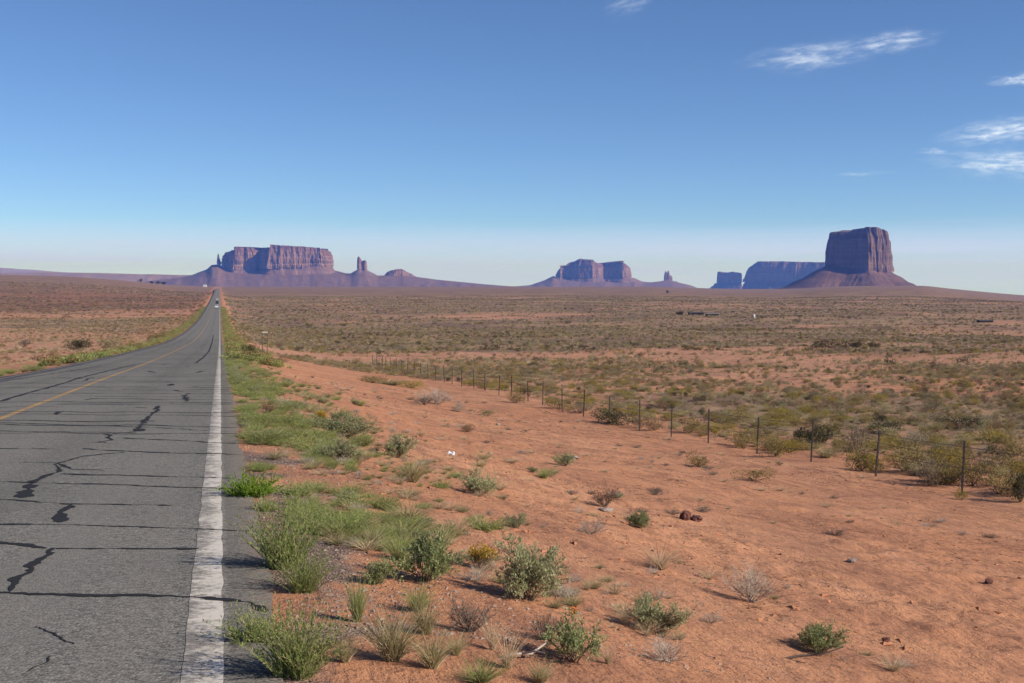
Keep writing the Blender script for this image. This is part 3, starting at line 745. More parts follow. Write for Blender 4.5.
ridge("plain_swell", "violet rubble apron under the double humped butte and the small spire", 11150, [(490, 289), (530, 285), (545, 280), (553, 276), (560, 278), (628, 278), (634, 278), (642, 281.5), (650, 282.5), (662, 281), (674, 281.5), (690, 285.2), (700, 289)], 700, MT[1], 96)
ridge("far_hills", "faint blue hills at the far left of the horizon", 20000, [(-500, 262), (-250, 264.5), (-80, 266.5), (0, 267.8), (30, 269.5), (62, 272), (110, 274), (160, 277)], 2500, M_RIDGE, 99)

# ------------------------------------------------------------------ plants
def rhombs(P, D, L, Wd, rng_):
    """one leaf-shaped quad per point"""
    n = len(P)
    D = D / (np.linalg.norm(D, axis=1)[:, None] + 1e-9)
    side = np.cross(D, rng_.normal(size=(n, 3))); side /= np.linalg.norm(side, axis=1)[:, None] + 1e-9
    L = np.broadcast_to(L, (n,))[:, None]; Wd = np.broadcast_to(Wd, (n,))[:, None]
    nrm = np.cross(D, side)
    v = np.stack([P, P + D * L * 0.45 + side * Wd / 2 + nrm * L * .06, P + D * L, P + D * L * 0.45 - side * Wd / 2 + nrm * L * .06], 1).reshape(-1, 3)
    return v, np.arange(4 * n).reshape(-1, 4)
def blades(B, D, L, Wd, bend, rng_, seg=3):
    """grass blades and thin stems as tapering ribbons"""
    n = len(B); D = D / (np.linalg.norm(D, axis=1)[:, None] + 1e-9)
    side = np.cross(D, rng_.normal(size=(n, 3))); side /= np.linalg.norm(side, axis=1)[:, None] + 1e-9
    L = np.broadcast_to(L, (n,)); Wd = np.broadcast_to(Wd, (n,)); bend = np.broadcast_to(bend, (n,))
    hor = D.copy(); hor[:, 2] = 0; hor /= np.linalg.norm(hor, axis=1)[:, None] + 1e-9
    V = []
    for k in range(seg + 1):
        t = k / seg
        c = B + D * (L * t)[:, None] + hor * (bend * L * t * t)[:, None] - np.array([0, 0, 1.0]) * (bend * L * t * t * 0.6)[:, None]
        w = (Wd * (1 - t) ** 0.7 / 2 + 0.0004)[:, None]
        V += [c - side * w, c + side * w]
    v = np.stack(V, 1).reshape(-1, 3)
    b = np.arange(n)[:, None] * 2 * (seg + 1); k = np.arange(seg)[None] * 2
    q = np.stack([b + k, b + k + 1, b + k + 3, b + k + 2], -1).reshape(-1, 4)
    return v, q
def updirs(n, rng_, spread):
    a = rng_.uniform(0, 2 * np.pi, n); t = spread * np.sqrt(rng_.uniform(0, 1, n))
    return np.stack([np.sin(t) * np.cos(a), np.sin(t) * np.sin(a), np.cos(t)], -1)
def twigs(n0, n1, n2, spread, seed, rad=0.5, lob=0.35):
    """three generations of branches within a unit dome; returns segments (a, b, radius)"""
    g = np.random.default_rng(seed)
    D0 = updirs(n0, g, spread); A0 = g.normal(0, .04, (n0, 3)); A0[:, 2] = 0
    L0 = g.uniform(.35, .65, n0); B0 = A0 + D0 * L0[:, None] * np.array([rad * 2, rad * 2, 1])
    segs = [(A0, B0, .012)]
    p = g.integers(0, n0, n1); t = g.uniform(.25, 1, n1)[:, None]
    A1 = A0[p] + (B0[p] - A0[p]) * t; D1 = D0[p] * .8 + g.normal(0, .55, (n1, 3)); D1[:, 2] = np.abs(D1[:, 2]) * .8 + .15
    D1 /= np.linalg.norm(D1, axis=1)[:, None]; B1 = A1 + D1 * g.uniform(.18, lob, n1)[:, None]
    segs.append((A1, B1, .006))
    p = g.integers(0, n1, n2); t = g.uniform(.3, 1, n2)[:, None]
    A2 = A1[p] + (B1[p] - A1[p]) * t; D2 = D1[p] * .7 + g.normal(0, .6, (n2, 3)); D2[:, 2] += .25
    D2 /= np.linalg.norm(D2, axis=1)[:, None]; B2 = A2 + D2 * g.uniform(.10, .22, n2)[:, None]
    segs.append((A2, B2, .003))
    for A, B, _ in segs: A[:, 2] = np.maximum(A[:, 2], .005); B[:, 2] = np.maximum(B[:, 2], .02)
    return segs
def stick_mesh(mb, segs, m=0, k=1.0):
    for A, B, r in segs:
        n = len(A); D = B - A; D /= np.linalg.norm(D, axis=1)[:, None] + 1e-9
        s1 = np.cross(D, [.31, .87, .38]); s1 /= np.linalg.norm(s1, axis=1)[:, None] + 1e-9; s2 = np.cross(D, s1)
        V = []
        for base, rr in ((A, r * k), (B, r * k * .45)):
            for a in (0, 2.094, 4.189): V.append(base + (s1 * math.cos(a) + s2 * math.sin(a)) * rr)
        v = np.stack(V, 1).reshape(-1, 3); b = np.arange(n)[:, None] * 6
        q = np.concatenate([np.stack([b[:, 0] + i, b[:, 0] + (i + 1) % 3, b[:, 0] + 3 + (i + 1) % 3, b[:, 0] + 3 + i], -1) for i in range(3)])
        mb.add(v, q, m=m)

GREEN = leafy("weed_green", (0.22, 0.275, 0.080), (0.41, 0.44, 0.165), .4, .5, (0.17, (0.42, 0.34, 0.20)))
LIME = leafy("weed_lime", (0.16, 0.25, 0.03), (0.25, 0.34, 0.06), .3, .2)
SAGE = leafy("sage_leaf", (0.25, 0.27, 0.13), (0.48, 0.47, 0.27), .35, .4)
TANSAGE = leafy("pale_scrub_leaf", (0.23, 0.195, 0.10), (0.43, 0.365, 0.21), .25, .45)
OLIVE = leafy("olive_leaf", (0.175, 0.138, 0.055), (0.37, 0.28, 0.125), .2, .5)
GREYG = leafy("grey_leaf", (0.195, 0.165, 0.108), (0.38, 0.305, 0.20), .2, .5)
DARKG = leafy("dark_leaf", (0.065, 0.062, 0.036), (0.14, 0.12, 0.066), .15, .5)
BROWN = leafy("brown_leaf", (0.19, 0.115, 0.068), (0.33, 0.215, 0.135), .15, .5)
YELLOW = leafy("rabbitbrush_leaf", (0.22, 0.195, 0.062), (0.36, 0.29, 0.095), .25, .4, (0.28, (0.50, 0.34, 0.055)))
GOLD = leafy("golden_flower", (0.42, 0.25, 0.02), (0.55, 0.36, 0.05), .2, .2)
STRAW = leafy("straw", (0.40, 0.29, 0.17), (0.58, 0.46, 0.31), .25, .3)
DULLGRASS = leafy("dull_grass", (0.25, 0.225, 0.10), (0.45, 0.385, 0.21), .3, .4)
WOOD = plain("grey_wood_stem", (0.20, 0.145, 0.10), .9, .1, 0, .35, 30)
RUST = leafy("rust_leaf", (0.16, 0.055, 0.03), (0.27, 0.11, 0.05), .2, .3)
DEADWOOD = plain("dead_twig", (0.17, 0.13, 0.105), .9, .1, 0, .4, 30)
PALEWOOD = plain("pale_dead_twig", (0.40, 0.33, 0.27), .9, .1, 0, .3, 30)

VAR, UNIT_W, UNIT_H = {}, {}, {}
def register(kind, parts):
    """parts: list of (part name, MB, material); unit size, one metre tall before scaling"""
    joined = MB()
    for i, (_, mb, _) in enumerate(parts):
        for arr in mb.v: pass
        v = np.vstack(mb.v); q = np.vstack(mb.q) if mb.q else None; t = np.vstack(mb.t) if mb.t else None
        joined.add(v, q, t, i)
    mats = [p[2] for p in parts]
    av = np.vstack(joined.v); rr = np.hypot(av[:, 0], av[:, 1])
    UNIT_W.setdefault(kind, []).append(2 * float(np.percentile(rr, 96))); UNIT_H.setdefault(kind, []).append(float(np.percentile(av[:, 2], 98.5)))
    VAR.setdefault(kind, []).append((joined.data(kind, mats), [(nm, mb.data(nm, [mt])) for nm, mb, mt in parts]))

def shrub_variant(kind, seed, leaf_mat, wood_mat, nleaf, leaf, spread=1.0, n=(14, 70, 240), lean=.4, flowers=None, woodk=1.0):
    g = np.random.default_rng(seed)
    segs = twigs(*n, spread, seed)
    st = MB(); stick_mesh(st, segs, 0, woodk)
    fo = MB()
    if nleaf:
        A, B, _ = segs[2]; p = g.integers(0, len(A), nleaf); t = g.uniform(0.1, 1.05, nleaf)[:, None]
        P = A[p] + (B[p] - A[p]) * t + g.normal(0, .012, (nleaf, 3))
        D = (B[p] - A[p]) * 3 + g.normal(0, lean, (nleaf, 3)); D[:, 2] += .25
        P[:, 2] = np.maximum(P[:, 2], .01)
        fo.add(*rhombs(P, D, g.uniform(.6, 1.25, nleaf) * leaf[0], g.uniform(.7, 1.2, nleaf) * leaf[1], g))
    parts = [("stem", st, wood_mat)]
    if nleaf: parts.append(("foliage", fo, leaf_mat))
    if flowers:
        fl = MB(); A, B, _ = segs[2]; hi = np.argsort(-B[:, 2])[:flowers[0]]
        P = B[hi] + g.normal(0, .02, (len(hi), 3)); P = np.repeat(P, 5 if len(hi) > 1 else 26, 0); P = P + g.normal(0, .022 if len(hi) > 1 else .03, P.shape)
        fl.add(*rhombs(P, g.normal(0, 1, P.shape) + [0, 0, .8], .05, .04, g))
        parts.append(("flower", fl, flowers[1]))
    register(kind, parts)
def weed_variant(kind, seed, mat, nst, nleaf, leaf, spread=.75, base=.22, wood=None, hvar=(.5, 1.0)):
    """leafy upright herb with many stems"""
    g = np.random.default_rng(seed)
    a = g.uniform(0, 2 * np.pi, nst); rr = base * np.sqrt(g.uniform(0, 1, nst))
    B = np.stack([rr * np.cos(a), rr * np.sin(a), 0 * a], -1)
    D = updirs(nst, g, spread) + B * .9
    D /= np.linalg.norm(D, axis=1)[:, None]
    L = g.uniform(*hvar, nst); bend = g.uniform(.0, .3, nst)
    st = MB(); st.add(*blades(B, D, L, .012, bend, g, 4))
    hor = D.copy(); hor[:, 2] = 0; hor /= np.linalg.norm(hor, axis=1)[:, None] + 1e-9
    p = g.integers(0, nst, nleaf); t = g.uniform(.08, 1.0, nleaf)
    P = B[p] + D[p] * (L[p] * t)[:, None] + hor[p] * (bend[p] * L[p] * t * t)[:, None] - np.array([0, 0, .6]) * (bend[p] * L[p] * t * t)[:, None]
    LD = D[p] * .8 + g.normal(0, .55, (nleaf, 3)); LD[:, 2] += .2
    fo = MB(); fo.add(*rhombs(P, LD, g.uniform(.5, 1.2, nleaf) * leaf[0] * (1.2 - .5 * t), leaf[1], g))
    register(kind, [("stem", st, wood or mat), ("foliage", fo, mat)])
def tuft_variant(kind, seed, mat, nb, spread=.7, width=.014, base=.10, bend=(.05, .5), second=None):
    g = np.random.default_rng(seed)
    a = g.uniform(0, 2 * np.pi, nb); rr = base * np.sqrt(g.uniform(0, 1, nb))
    B = np.stack([rr * np.cos(a), rr * np.sin(a), 0 * a], -1)
    D = updirs(nb, g, spread) + B * 1.2
    mb = MB(); mb.add(*blades(B, D, g.uniform(.35, 1.05, nb), g.uniform(.6, 1.2, nb) * width, g.uniform(*bend, nb), g, 4))
    parts = [("blade", mb, mat)]
    if second:
        n2 = nb // 2; i = g.integers(0, nb, n2)
        m2 = MB(); m2.add(*blades(B[i], updirs(n2, g, spread * 1.1) + B[i], g.uniform(.3, .8, n2), width * .9, g.uniform(*bend, n2), g, 3))
        parts.append(("dry_blade", m2, second))
    register(kind, parts)
def dome_variant(kind, seed, mat, nleaf, leaf, lumps=7, flat=.62, stems=10, wood=WOOD):
    """mid-distance bush: leaf clumps through an uneven dome"""
    g = np.random.default_rng(seed)
    c = g.normal(0, .24, (lumps, 3)); c[:, 2] = np.abs(c[:, 2]) * .7 + .18; rad = g.uniform(.20, .34, lumps)
    p = g.integers(0, lumps, nleaf)
    d = g.normal(size=(nleaf, 3)); d /= np.linalg.norm(d, axis=1)[:, None]
    P = c[p] + d * (rad[p] * g.uniform(.35, 1.08, nleaf) ** .6)[:, None] * np.array([1, 1, .85])
    P[:, 2] = np.abs(P[:, 2])
    D = d * .8 + g.normal(0, .5, (nleaf, 3)); D[:, 2] += .55
    fo = MB(); fo.add(*rhombs(P, D, g.uniform(.6, 1.3, nleaf) * leaf[0], g.uniform(.7, 1.2, nleaf) * leaf[1], g))
    st = MB(); D0 = updirs(stems, g, 1.1); stick_mesh(st, [(np.zeros((stems, 3)), D0 * g.uniform(.3, .6, stems)[:, None], .014)])
    register(kind, [("stem", st, wood), ("foliage", fo, mat)])

for i in range(4):
    weed_variant("green_weed", 100 + i, GREEN, 170, 4200, (.070, .017), .85, .26)
    weed_variant("low_weed", 110 + i, GREEN, 110, 1500, (.11, .026), 1.05, .32, None, (.35, .9))
    shrub_variant("sage", 120 + i, SAGE, WOOD, 5200, (.050, .020), 1.15, (20, 120, 460))
    shrub_variant("leafy_shrub", 130 + i, leafy("shrub_green%d" % i, (0.18, 0.225, 0.090), (0.38, 0.40, 0.19), .35, .3) if i < 1 else VAR["leafy_shrub"][0][0].materials[1], WOOD, 4600, (.055, .024), 1.1, (18, 110, 420))
    shrub_variant("dead_twiggy", 140 + i, None, DEADWOOD, 0, None, 1.15, (22, 130, 520), .4, None, 1.0)
    shrub_variant("pale_twiggy", 150 + i, None, PALEWOOD, 0, None, 1.2, (22, 120, 420), .4, None, .8)
    tuft_variant("straw_tuft", 160 + i, STRAW, 150, .75, .014)
    tuft_variant("mixed_tuft", 170 + i, DULLGRASS, 260, .8, .016, .16, (.05, .5), STRAW)
    tuft_variant("green_tuft", 180 + i, GREEN, 240, .7, .018, .16, (.05, .45), DULLGRASS)
    dome_variant("olive_bush", 200 + i, OLIVE, 1300, (.075, .022))
    dome_variant("grey_bush", 210 + i, GREYG, 1300, (.065, .024))
    dome_variant("sage_bush", 220 + i, TANSAGE, 1300, (.065, .026))
    dome_variant("yellow_bush", 230 + i, YELLOW, 1400, (.085, .020), 8)
    dome_variant("dark_bush", 240 + i, DARKG, 1500, (.07, .03), 6)
    dome_variant("brown_bush", 250 + i, BROWN, 1000, (.075, .018), 6)
weed_variant("lime_mat", 190, LIME, 190, 3400, (.11, .030), 1.2, .36, None, (.35, .8))
shrub_variant("rabbitbrush", 191, YELLOW, WOOD, 2200, (.07, .014), .9, (22, 120, 360), .3, (150, GOLD))
shrub_variant("rusty_shrub", 192, RUST, DEADWOOD, 900, (.05, .02), 1.0, (18, 100, 360))
shrub_variant("flowering_shrub", 193, VAR["leafy_shrub"][0][0].materials[1], WOOD, 2600, (.06, .027), 1.0, (14, 80, 300), .4, (1, plain("orange_flower", (0.55, 0.17, 0.03), .8)))

COUNT = {}
prng = random.Random(5)
def plant(name, kind, x, y, w, h, label, cat, group=None, parts=False, z=None, rot=None, var=None, sink=0.02):
    """sets one plant on the land: w wide and h tall, in metres"""
    me, pp = VAR[kind][(prng.randrange(len(VAR[kind])) if var is None else var) % len(VAR[kind])]
    z = float(ground(x, y)) if z is None else z
    o = bpy.data.objects.new(name, None if parts else me); COL.objects.link(o)
    o.location = (x, y, z - sink * h); o.rotation_euler = (0, 0, prng.uniform(0, 6.283) if rot is None else rot)
    o.scale = (w, w * prng.uniform(.9, 1.1), h)
    if parts:
        for nm, m in pp:
            c = bpy.data.objects.new(nm, m); COL.objects.link(c); c.parent = o
    tag(o, label, cat, group)
    COUNT[name] = COUNT.get(name, 0) + 1
    return o
TAKEN = []
def seen(name, kind, px, py, wpx, hpx, label, cat, group=None, parts=True, var=None):
    """a plant the photograph shows by itself, standing where its foot meets the ground"""
    x, y, z = ray_to_ground(px, py)
    m = math.hypot(x, y) / F_PX
    TAKEN.append((x, y, wpx * m * .45))
    return plant(name, kind, x, y, wpx * m / np.mean(UNIT_W[kind]), hpx * m / np.mean(UNIT_H[kind]), label, cat, group, parts, None, None, var)

SH, WD, GR = "shrub", "weed", "grass"
seen("roadside_weed", "green_weed", 296, 676, 100, 72, "large bright green weed at the bottom edge, spilling over the near road shoulder", WD)
seen("roadside_weed", "low_weed", 255, 642, 70, 34, "green weed creeping onto the asphalt just before the largest near weed", WD)
seen("roadside_weed", "green_weed", 284, 568, 78, 60, "dense round green weed at the road edge casting a dark shadow on the shoulder", WD)
seen("roadside_weed", "green_weed", 303, 592, 62, 40, "paler loose weed directly in front of the dense round roadside weed", WD)
seen("roadside_weed", "lime_mat", 250, 496, 56, 22, "flat yellow green weed mat touching the pavement edge", WD)
seen("roadside_weed", "low_weed", 266, 511, 34, 14, "small low weed just in front of the yellow green weed mat", WD)
seen("roadside_weed", "low_weed", 293, 505, 22, 12, "tiny green weed on gravel right of the yellow green mat", WD)
seen("roadside_weed", "green_tuft", 314, 508, 24, 18, "narrow grassy weed on gravel between road and sand", WD)
seen("roadside_weed", "green_tuft", 357, 622, 30, 50, "upright narrow green tuft on gravel, lower centre left", WD)
seen("roadside_weed", "leafy_shrub", 381, 584, 40, 26, "small deep green weed left of the grey green shrub", WD)
seen("roadside_weed", "mixed_tuft", 392, 660, 78, 56, "wide mixed green and straw tuft at the lower centre left", GR)
seen("roadside_weed", "mixed_tuft", 425, 634, 44, 38, "mixed grass tuft behind the wide mixed tuft", GR)
seen("grass_tuft", "green_tuft", 480, 683, 60, 26, "green grass tuft cut by the bottom edge below the rusty twigs", GR)
seen("grass_tuft", "straw_tuft", 508, 668, 50, 44, "pale straw coloured tuft with bleached stalks at the bottom centre", GR)
seen("desert_shrub", "leafy_shrub", 426, 581, 72, 46, "round green shrub left of the small yellow flowering bush", SH)
seen("rabbitbrush", "rabbitbrush", 481, 569, 34, 24, "small golden yellow flowering bush between two green shrubs", SH)
seen("desert_shrub", "sage", 528, 600, 78, 60, "largest grey green shrub on the sand near the centre", SH)
seen("dead_shrub", "dead_twiggy", 470, 632, 46, 40, "leafless brown twig bush below the golden flowering bush", SH)
seen("desert_shrub", "flowering_shrub", 574, 662, 74, 48, "green shrub with one orange bloom on top at the bottom centre", SH)
seen("desert_shrub", "sage", 655, 632, 62, 36, "pale grey green shrub on sand right of the shrub with orange bloom", SH)
seen("desert_shrub", "pale_twiggy", 668, 662, 56, 30, "sparse stemmy plant just below the pale grey green shrub", SH)
seen("grass_tuft", "straw_tuft", 624, 625, 22, 22, "thin straw tuft at the left foot of the pale grey green shrub", GR)
seen("grass_tuft", "straw_tuft", 608, 664, 24, 24, "straw tuft at the right foot of the shrub with orange bloom", GR)
seen("desert_shrub", "leafy_shrub", 820, 651, 56, 28, "small spiky green shrub alone on bare sand at the lower right", SH)
seen("desert_shrub", "sage", 480, 495, 42, 24, "grey green shrub alone on the sand above the golden flowering bush", SH)
seen("desert_shrub", "sage", 565, 466, 22, 14, "little grey green shrub beside a pale stone on the sand", SH)
seen("desert_shrub", "leafy_shrub", 639, 528, 28, 16, "small green shrub between the dark twig bush and the red stone", SH)
seen("dead_shrub", "rusty_shrub", 605, 507, 32, 20, "dark reddish brown bush on the sand above centre", SH)
seen("grass_tuft", "straw_tuft", 660, 569, 62, 28, "broad pale straw tuft on the sand below the red stone", GR)
seen("dead_shrub", "pale_twiggy", 752, 602, 60, 40, "wispy bleached twig bush on the sand at the lower right", SH)
seen("dead_shrub", "pale_twiggy", 590, 534, 40, 18, "faint bleached twigs left of the small green shrub", SH)
seen("desert_shrub", "sage", 517, 528, 26, 14, "tiny grey shrub above the largest grey green shrub", SH)
seen("grass_tuft", "straw_tuft", 500, 490, 40, 12, "low faded grass beside the lone grey green shrub", GR)
seen("desert_shrub", "olive_bush", 699, 467, 30, 14, "small olive bush on the sand in front of the fence", SH)
seen("desert_shrub", "olive_bush", 754, 481, 40, 13, "low olive bush on the sand right of the small olive bush", SH)
seen("dead_shrub", "brown_bush", 468, 432, 26, 9, "small brown bush alone on open sand", SH)
seen("desert_shrub", "dark_bush", 816, 449, 50, 20, "wide dark bush behind the fence at the right", SH)
seen("desert_shrub", "olive_bush", 862, 471, 36, 28, "tall olive bush between two fence posts at the right", SH)
seen("desert_shrub", "grey_bush", 930, 486, 34, 28, "grey olive bush leaning left beside the last fence post", SH)
seen("desert_shrub", "olive_bush", 972, 486, 38, 28, "dense olive bush just behind the last fence post", SH)
seen("desert_shrub", "dark_bush", 1020, 502, 36, 28, "dark bush cut by the right edge of the picture", SH)
seen("rabbitbrush", "yellow_bush", 962, 500, 16, 10, "small yellowish plant at the foot of the last fence post", SH)
seen("desert_shrub", "olive_bush", 742, 447, 34, 18, "olive bush beside a fence post, left of the wide dark bush", SH)
seen("desert_shrub", "dark_bush", 615, 424, 60, 14, "long dark bush behind the middle fence posts", SH)
seen("desert_shrub", "olive_bush", 560, 409, 36, 12, "olive bush hiding the foot of a fence post in the middle", SH)
seen("desert_shrub", "olive_bush", 515, 403, 26, 12, "yellow olive bush at the fence, middle distance", SH)
seen("desert_shrub", "sage", 346, 437, 58, 22, "wide grey green shrub at the sandy edge of the roadside weeds", SH)
seen("desert_shrub", "sage", 338, 462, 42, 22, "round dark grey green shrub below the wide grey green shrub", SH)
seen("desert_shrub", "sage", 398, 458, 34, 24, "loose grey green shrub right of the round dark one", SH)
seen("desert_shrub", "mixed_tuft", 412, 482, 44, 28, "brownish green shrub with dry stalks right of the roadside weeds", SH)
seen("grass_tuft", "mixed_tuft", 390, 385, 54, 7, "straw green hummock row near the start of the fence", GR, None, False)
seen("grass_tuft", "olive_bush", 372, 383, 36, 8, "left half of the olive hummock in front of the far fence", GR, None, False)
seen("grass_tuft", "yellow_bush", 412, 388, 34, 9, "yellowish hummock at the end of the olive hummock row", GR, None, False)
seen("tumbleweed", "pale_twiggy", 437, 404, 44, 17, "heap of bleached grey tumbleweed on the sand before the fence", "tumbleweed")
seen("tumbleweed", "dead_twiggy", 424, 405, 26, 12, "dark tumbleweed against the left of the bleached heap", "tumbleweed")
seen("tumbleweed", "pale_twiggy", 458, 412, 20, 11, "small tumbleweed right of the bleached heap", "tumbleweed")
seen("desert_shrub", "sage_bush", 487, 416, 22, 7, "small grey green bush right of the tumbleweed heap", SH, None, False)
seen("desert_shrub", "dark_bush", 830, 348, 40, 8, "long dark bush clump on the plain at the right, far behind the fence", SH, None, False)
seen("desert_shrub", "dark_bush", 856, 348, 18, 6, "smaller dark bush right of the long dark clump", SH, None, False)
seen("desert_shrub", "dark_bush", 875, 349, 16, 6, "lone dark bush farthest right of the dark clumps", SH, None, False)
seen("desert_shrub", "dark_bush", 78, 350, 34, 10, "dark spreading bush on the sand left of the road", SH)
seen("desert_shrub", "sage_bush", 112, 351, 34, 13, "olive green bush nearest the left verge", SH)
seen("desert_shrub", "olive_bush", 158, 339, 22, 8, "bush at the left verge farther along the road", SH)
seen("dead_shrub", "dead_twiggy", 25, 347, 14, 10, "dark dead bush alone in the field left of the road", SH)
seen("desert_shrub", "rusty_shrub", 268, 414, 16, 12, "rust red weed among the green roadside weeds", SH)
seen("rabbitbrush", "rabbitbrush", 322, 420, 14, 9, "small orange yellow flower clump beside the roadside weeds", SH)
seen("dead_shrub", "brown_bush", 280, 363, 30, 7, "brown low bush right of the two sign posts", SH, None, False)
seen("desert_shrub", "dark_bush", 250, 357, 16, 13, "dark green bush left of the two sign posts", SH, None, False)

BEYOND = "low olive or straw coloured bush in the scrub just beyond the wire fence"
for k_, px_, py_, w_, h_ in [("olive_bush", 776, 456, 36, 24), ("grey_bush", 857, 453, 38, 24), ("olive_bush", 905, 471, 46, 26), ("yellow_bush", 946, 472, 40, 24), ("olive_bush", 1003, 474, 44, 24),
                             ("olive_bush", 690, 433, 30, 16), ("brown_bush", 655, 430, 34, 14), ("grey_bush", 580, 413, 30, 12), ("yellow_bush", 990, 444, 50, 17), ("dark_bush", 885, 433, 36, 13),
                             ("dark_bush", 962, 428, 40, 13), ("olive_bush", 830, 436, 40, 15), ("brown_bush", 640, 428, 26, 12), ("yellow_bush", 720, 436, 36, 13), ("olive_bush", 1015, 456, 40, 18)]:
    seen("scrub_bush", k_, px_, py_, w_, h_, BEYOND, SH, "bushes just beyond the fence", False)
BANK = "dull green or straw tuft on the sandy bank beside the roadside weeds"
for k_, px_, py_, w_, h_ in [("mixed_tuft", 432, 668, 50, 40), ("green_tuft", 418, 612, 40, 30), ("mixed_tuft", 455, 655, 30, 24), ("dead_twiggy", 545, 640, 34, 30), ("straw_tuft", 492, 650, 34, 38),
                             ("mixed_tuft", 345, 662, 34, 26), ("green_tuft", 400, 560, 40, 26), ("mixed_tuft", 440, 548, 40, 26), ("mixed_tuft", 372, 545, 36, 22), ("straw_tuft", 455, 535, 44, 24), ("mixed_tuft", 540, 683, 40, 26)]:
    seen("grass_tuft", k_, px_, py_, w_, h_, BANK, GR, "tufts on the roadside bank")
# fill of the verge: clumps of green weeds, then looser grass down the bank
def free(x, y, k=1.0):
    return all((x - a) ** 2 + (y - b) ** 2 > (k * c) ** 2 for a, b, c in TAKEN)
VERGE_N = VERGE_T = 0
g = np.random.default_rng(21)
tries = 0
while VERGE_N < 205 and tries < 9000:
    tries += 1
    s = 9 + 85 * g.random() ** 1.5
    o = 0.42 + abs(g.normal(0, 0.55)) * (1 + 0.55 * math.exp(-((s - 24) / 18) ** 2)) + (0.25 if s < 12 else 0)
    x, y = from_road(s, o)
    if vnoise(x / 1.4, y / 1.4, 71) < (0.09 if s < 14.5 else -0.16): continue
    if not free(x, y, .7): continue
    h = g.uniform(.11, .30) * (0.75 if s < 14 else 1.0); k = ("green_weed", "green_weed", "low_weed", "green_tuft", "sage")[int(g.integers(0, 5))]
    plant("roadside_weed", k, x, y, h * g.uniform(1.1, 1.9), h, "green weed in the thick strip along the right pavement edge", WD, "weeds along the right road edge", parts=s < 25)
    VERGE_N += 1
tries = 0; BANK_N = 0
while BANK_N < 270 and tries < 9000:
    tries += 1
    s = 8 + 110 * g.random() ** 1.5
    o = 1.0 + abs(g.normal(0, 1.5)) * (1 + .5 * (s < 30))
    x, y = from_road(s, o)
    dens = vnoise(x / 2.2, y / 2.2, 72) + 0.5 * vnoise(x / .8, y / .8, 73)
    if dens < (0.12 if s < 15 else -0.05) + 0.11 * max(0, o - 1.5): continue
    if not free(x, y, .9): continue
    h = g.uniform(.10, .30); k = ("mixed_tuft", "mixed_tuft", "green_tuft", "sage", "straw_tuft", "low_weed")[int(g.integers(0, 6))]
    plant("grass_tuft", k, x, y, h * g.uniform(.9, 1.6), h, "dull green or straw tuft on the sandy bank beside the roadside weeds", GR, "tufts on the roadside bank", parts=s < 18)
    BANK_N += 1
tries = 0; n = 0
while n < 230 and tries < 9000:                    # faint dry tufts over the open sand
    tries += 1
    s = 12 + 60 * g.random() ** 1.2; o = g.uniform(4.5, 17)
    x, y = from_road(s, o)
    if not free(x, y, 1.0) or vnoise(x / 3.5, y / 3.5, 74) < -.08: continue
    h = g.uniform(.07, .17); k = ("straw_tuft", "straw_tuft", "pale_twiggy", "dead_twiggy")[int(g.integers(0, 4))]
    plant("dry_tuft", k, x, y, h * g.uniform(1.3, 2.4), h, "thin dry tuft on the open sand between verge and fence", GR, "dry tufts on the open sand")
    n += 1
for i in range(70):                               # the weeds on the other verge
    s = 36 + 210 * g.random() ** 1.5; o = EDGE_L - .45 - abs(g.normal(0, .9))
    x, y = from_road(s, o); h = g.uniform(.2, .45)
    plant("roadside_weed", ("green_weed", "low_weed", "mixed_tuft")[i % 3], x, y, h * g.uniform(1.2, 1.9), h, "green weed growing along the left pavement edge", WD, "weeds along the left road edge")
n = 0; tries = 0
SHRUBS = []
while n < 270 and tries < 8000:                    # the first shrubs beyond the fence, one by one
    tries += 1
    s = 26 + 74 * g.random() ** 1.15; o = 18.4 + 36 * g.random() ** 1.6
    x, y = from_road(s, o)
    if abs(math.atan2(x, y)) > R(26) or not free(x, y, .8): continue
    pch = fbm(np.array(x / 13), np.array(y / 13), 75, 3)
    if pch < -.16: continue
    k = ("olive_bush", "olive_bush", "grey_bush", "yellow_bush", "brown_bush", "mixed_tuft", "mixed_tuft", "yellow_bush", "olive_bush")[int(g.integers(0, 9))]
    h = g.uniform(.22, .58) * (.75 if k in ("brown_bush", "mixed_tuft") else 1)
    w = h * g.uniform(1.15, 2.0)
    plant("scrub_bush", k, x, y, w, h / .7, "low olive or straw coloured bush in the scrub just beyond the wire fence", SH, "bushes just beyond the fence")
    SHRUBS.append((x, y)); n += 1

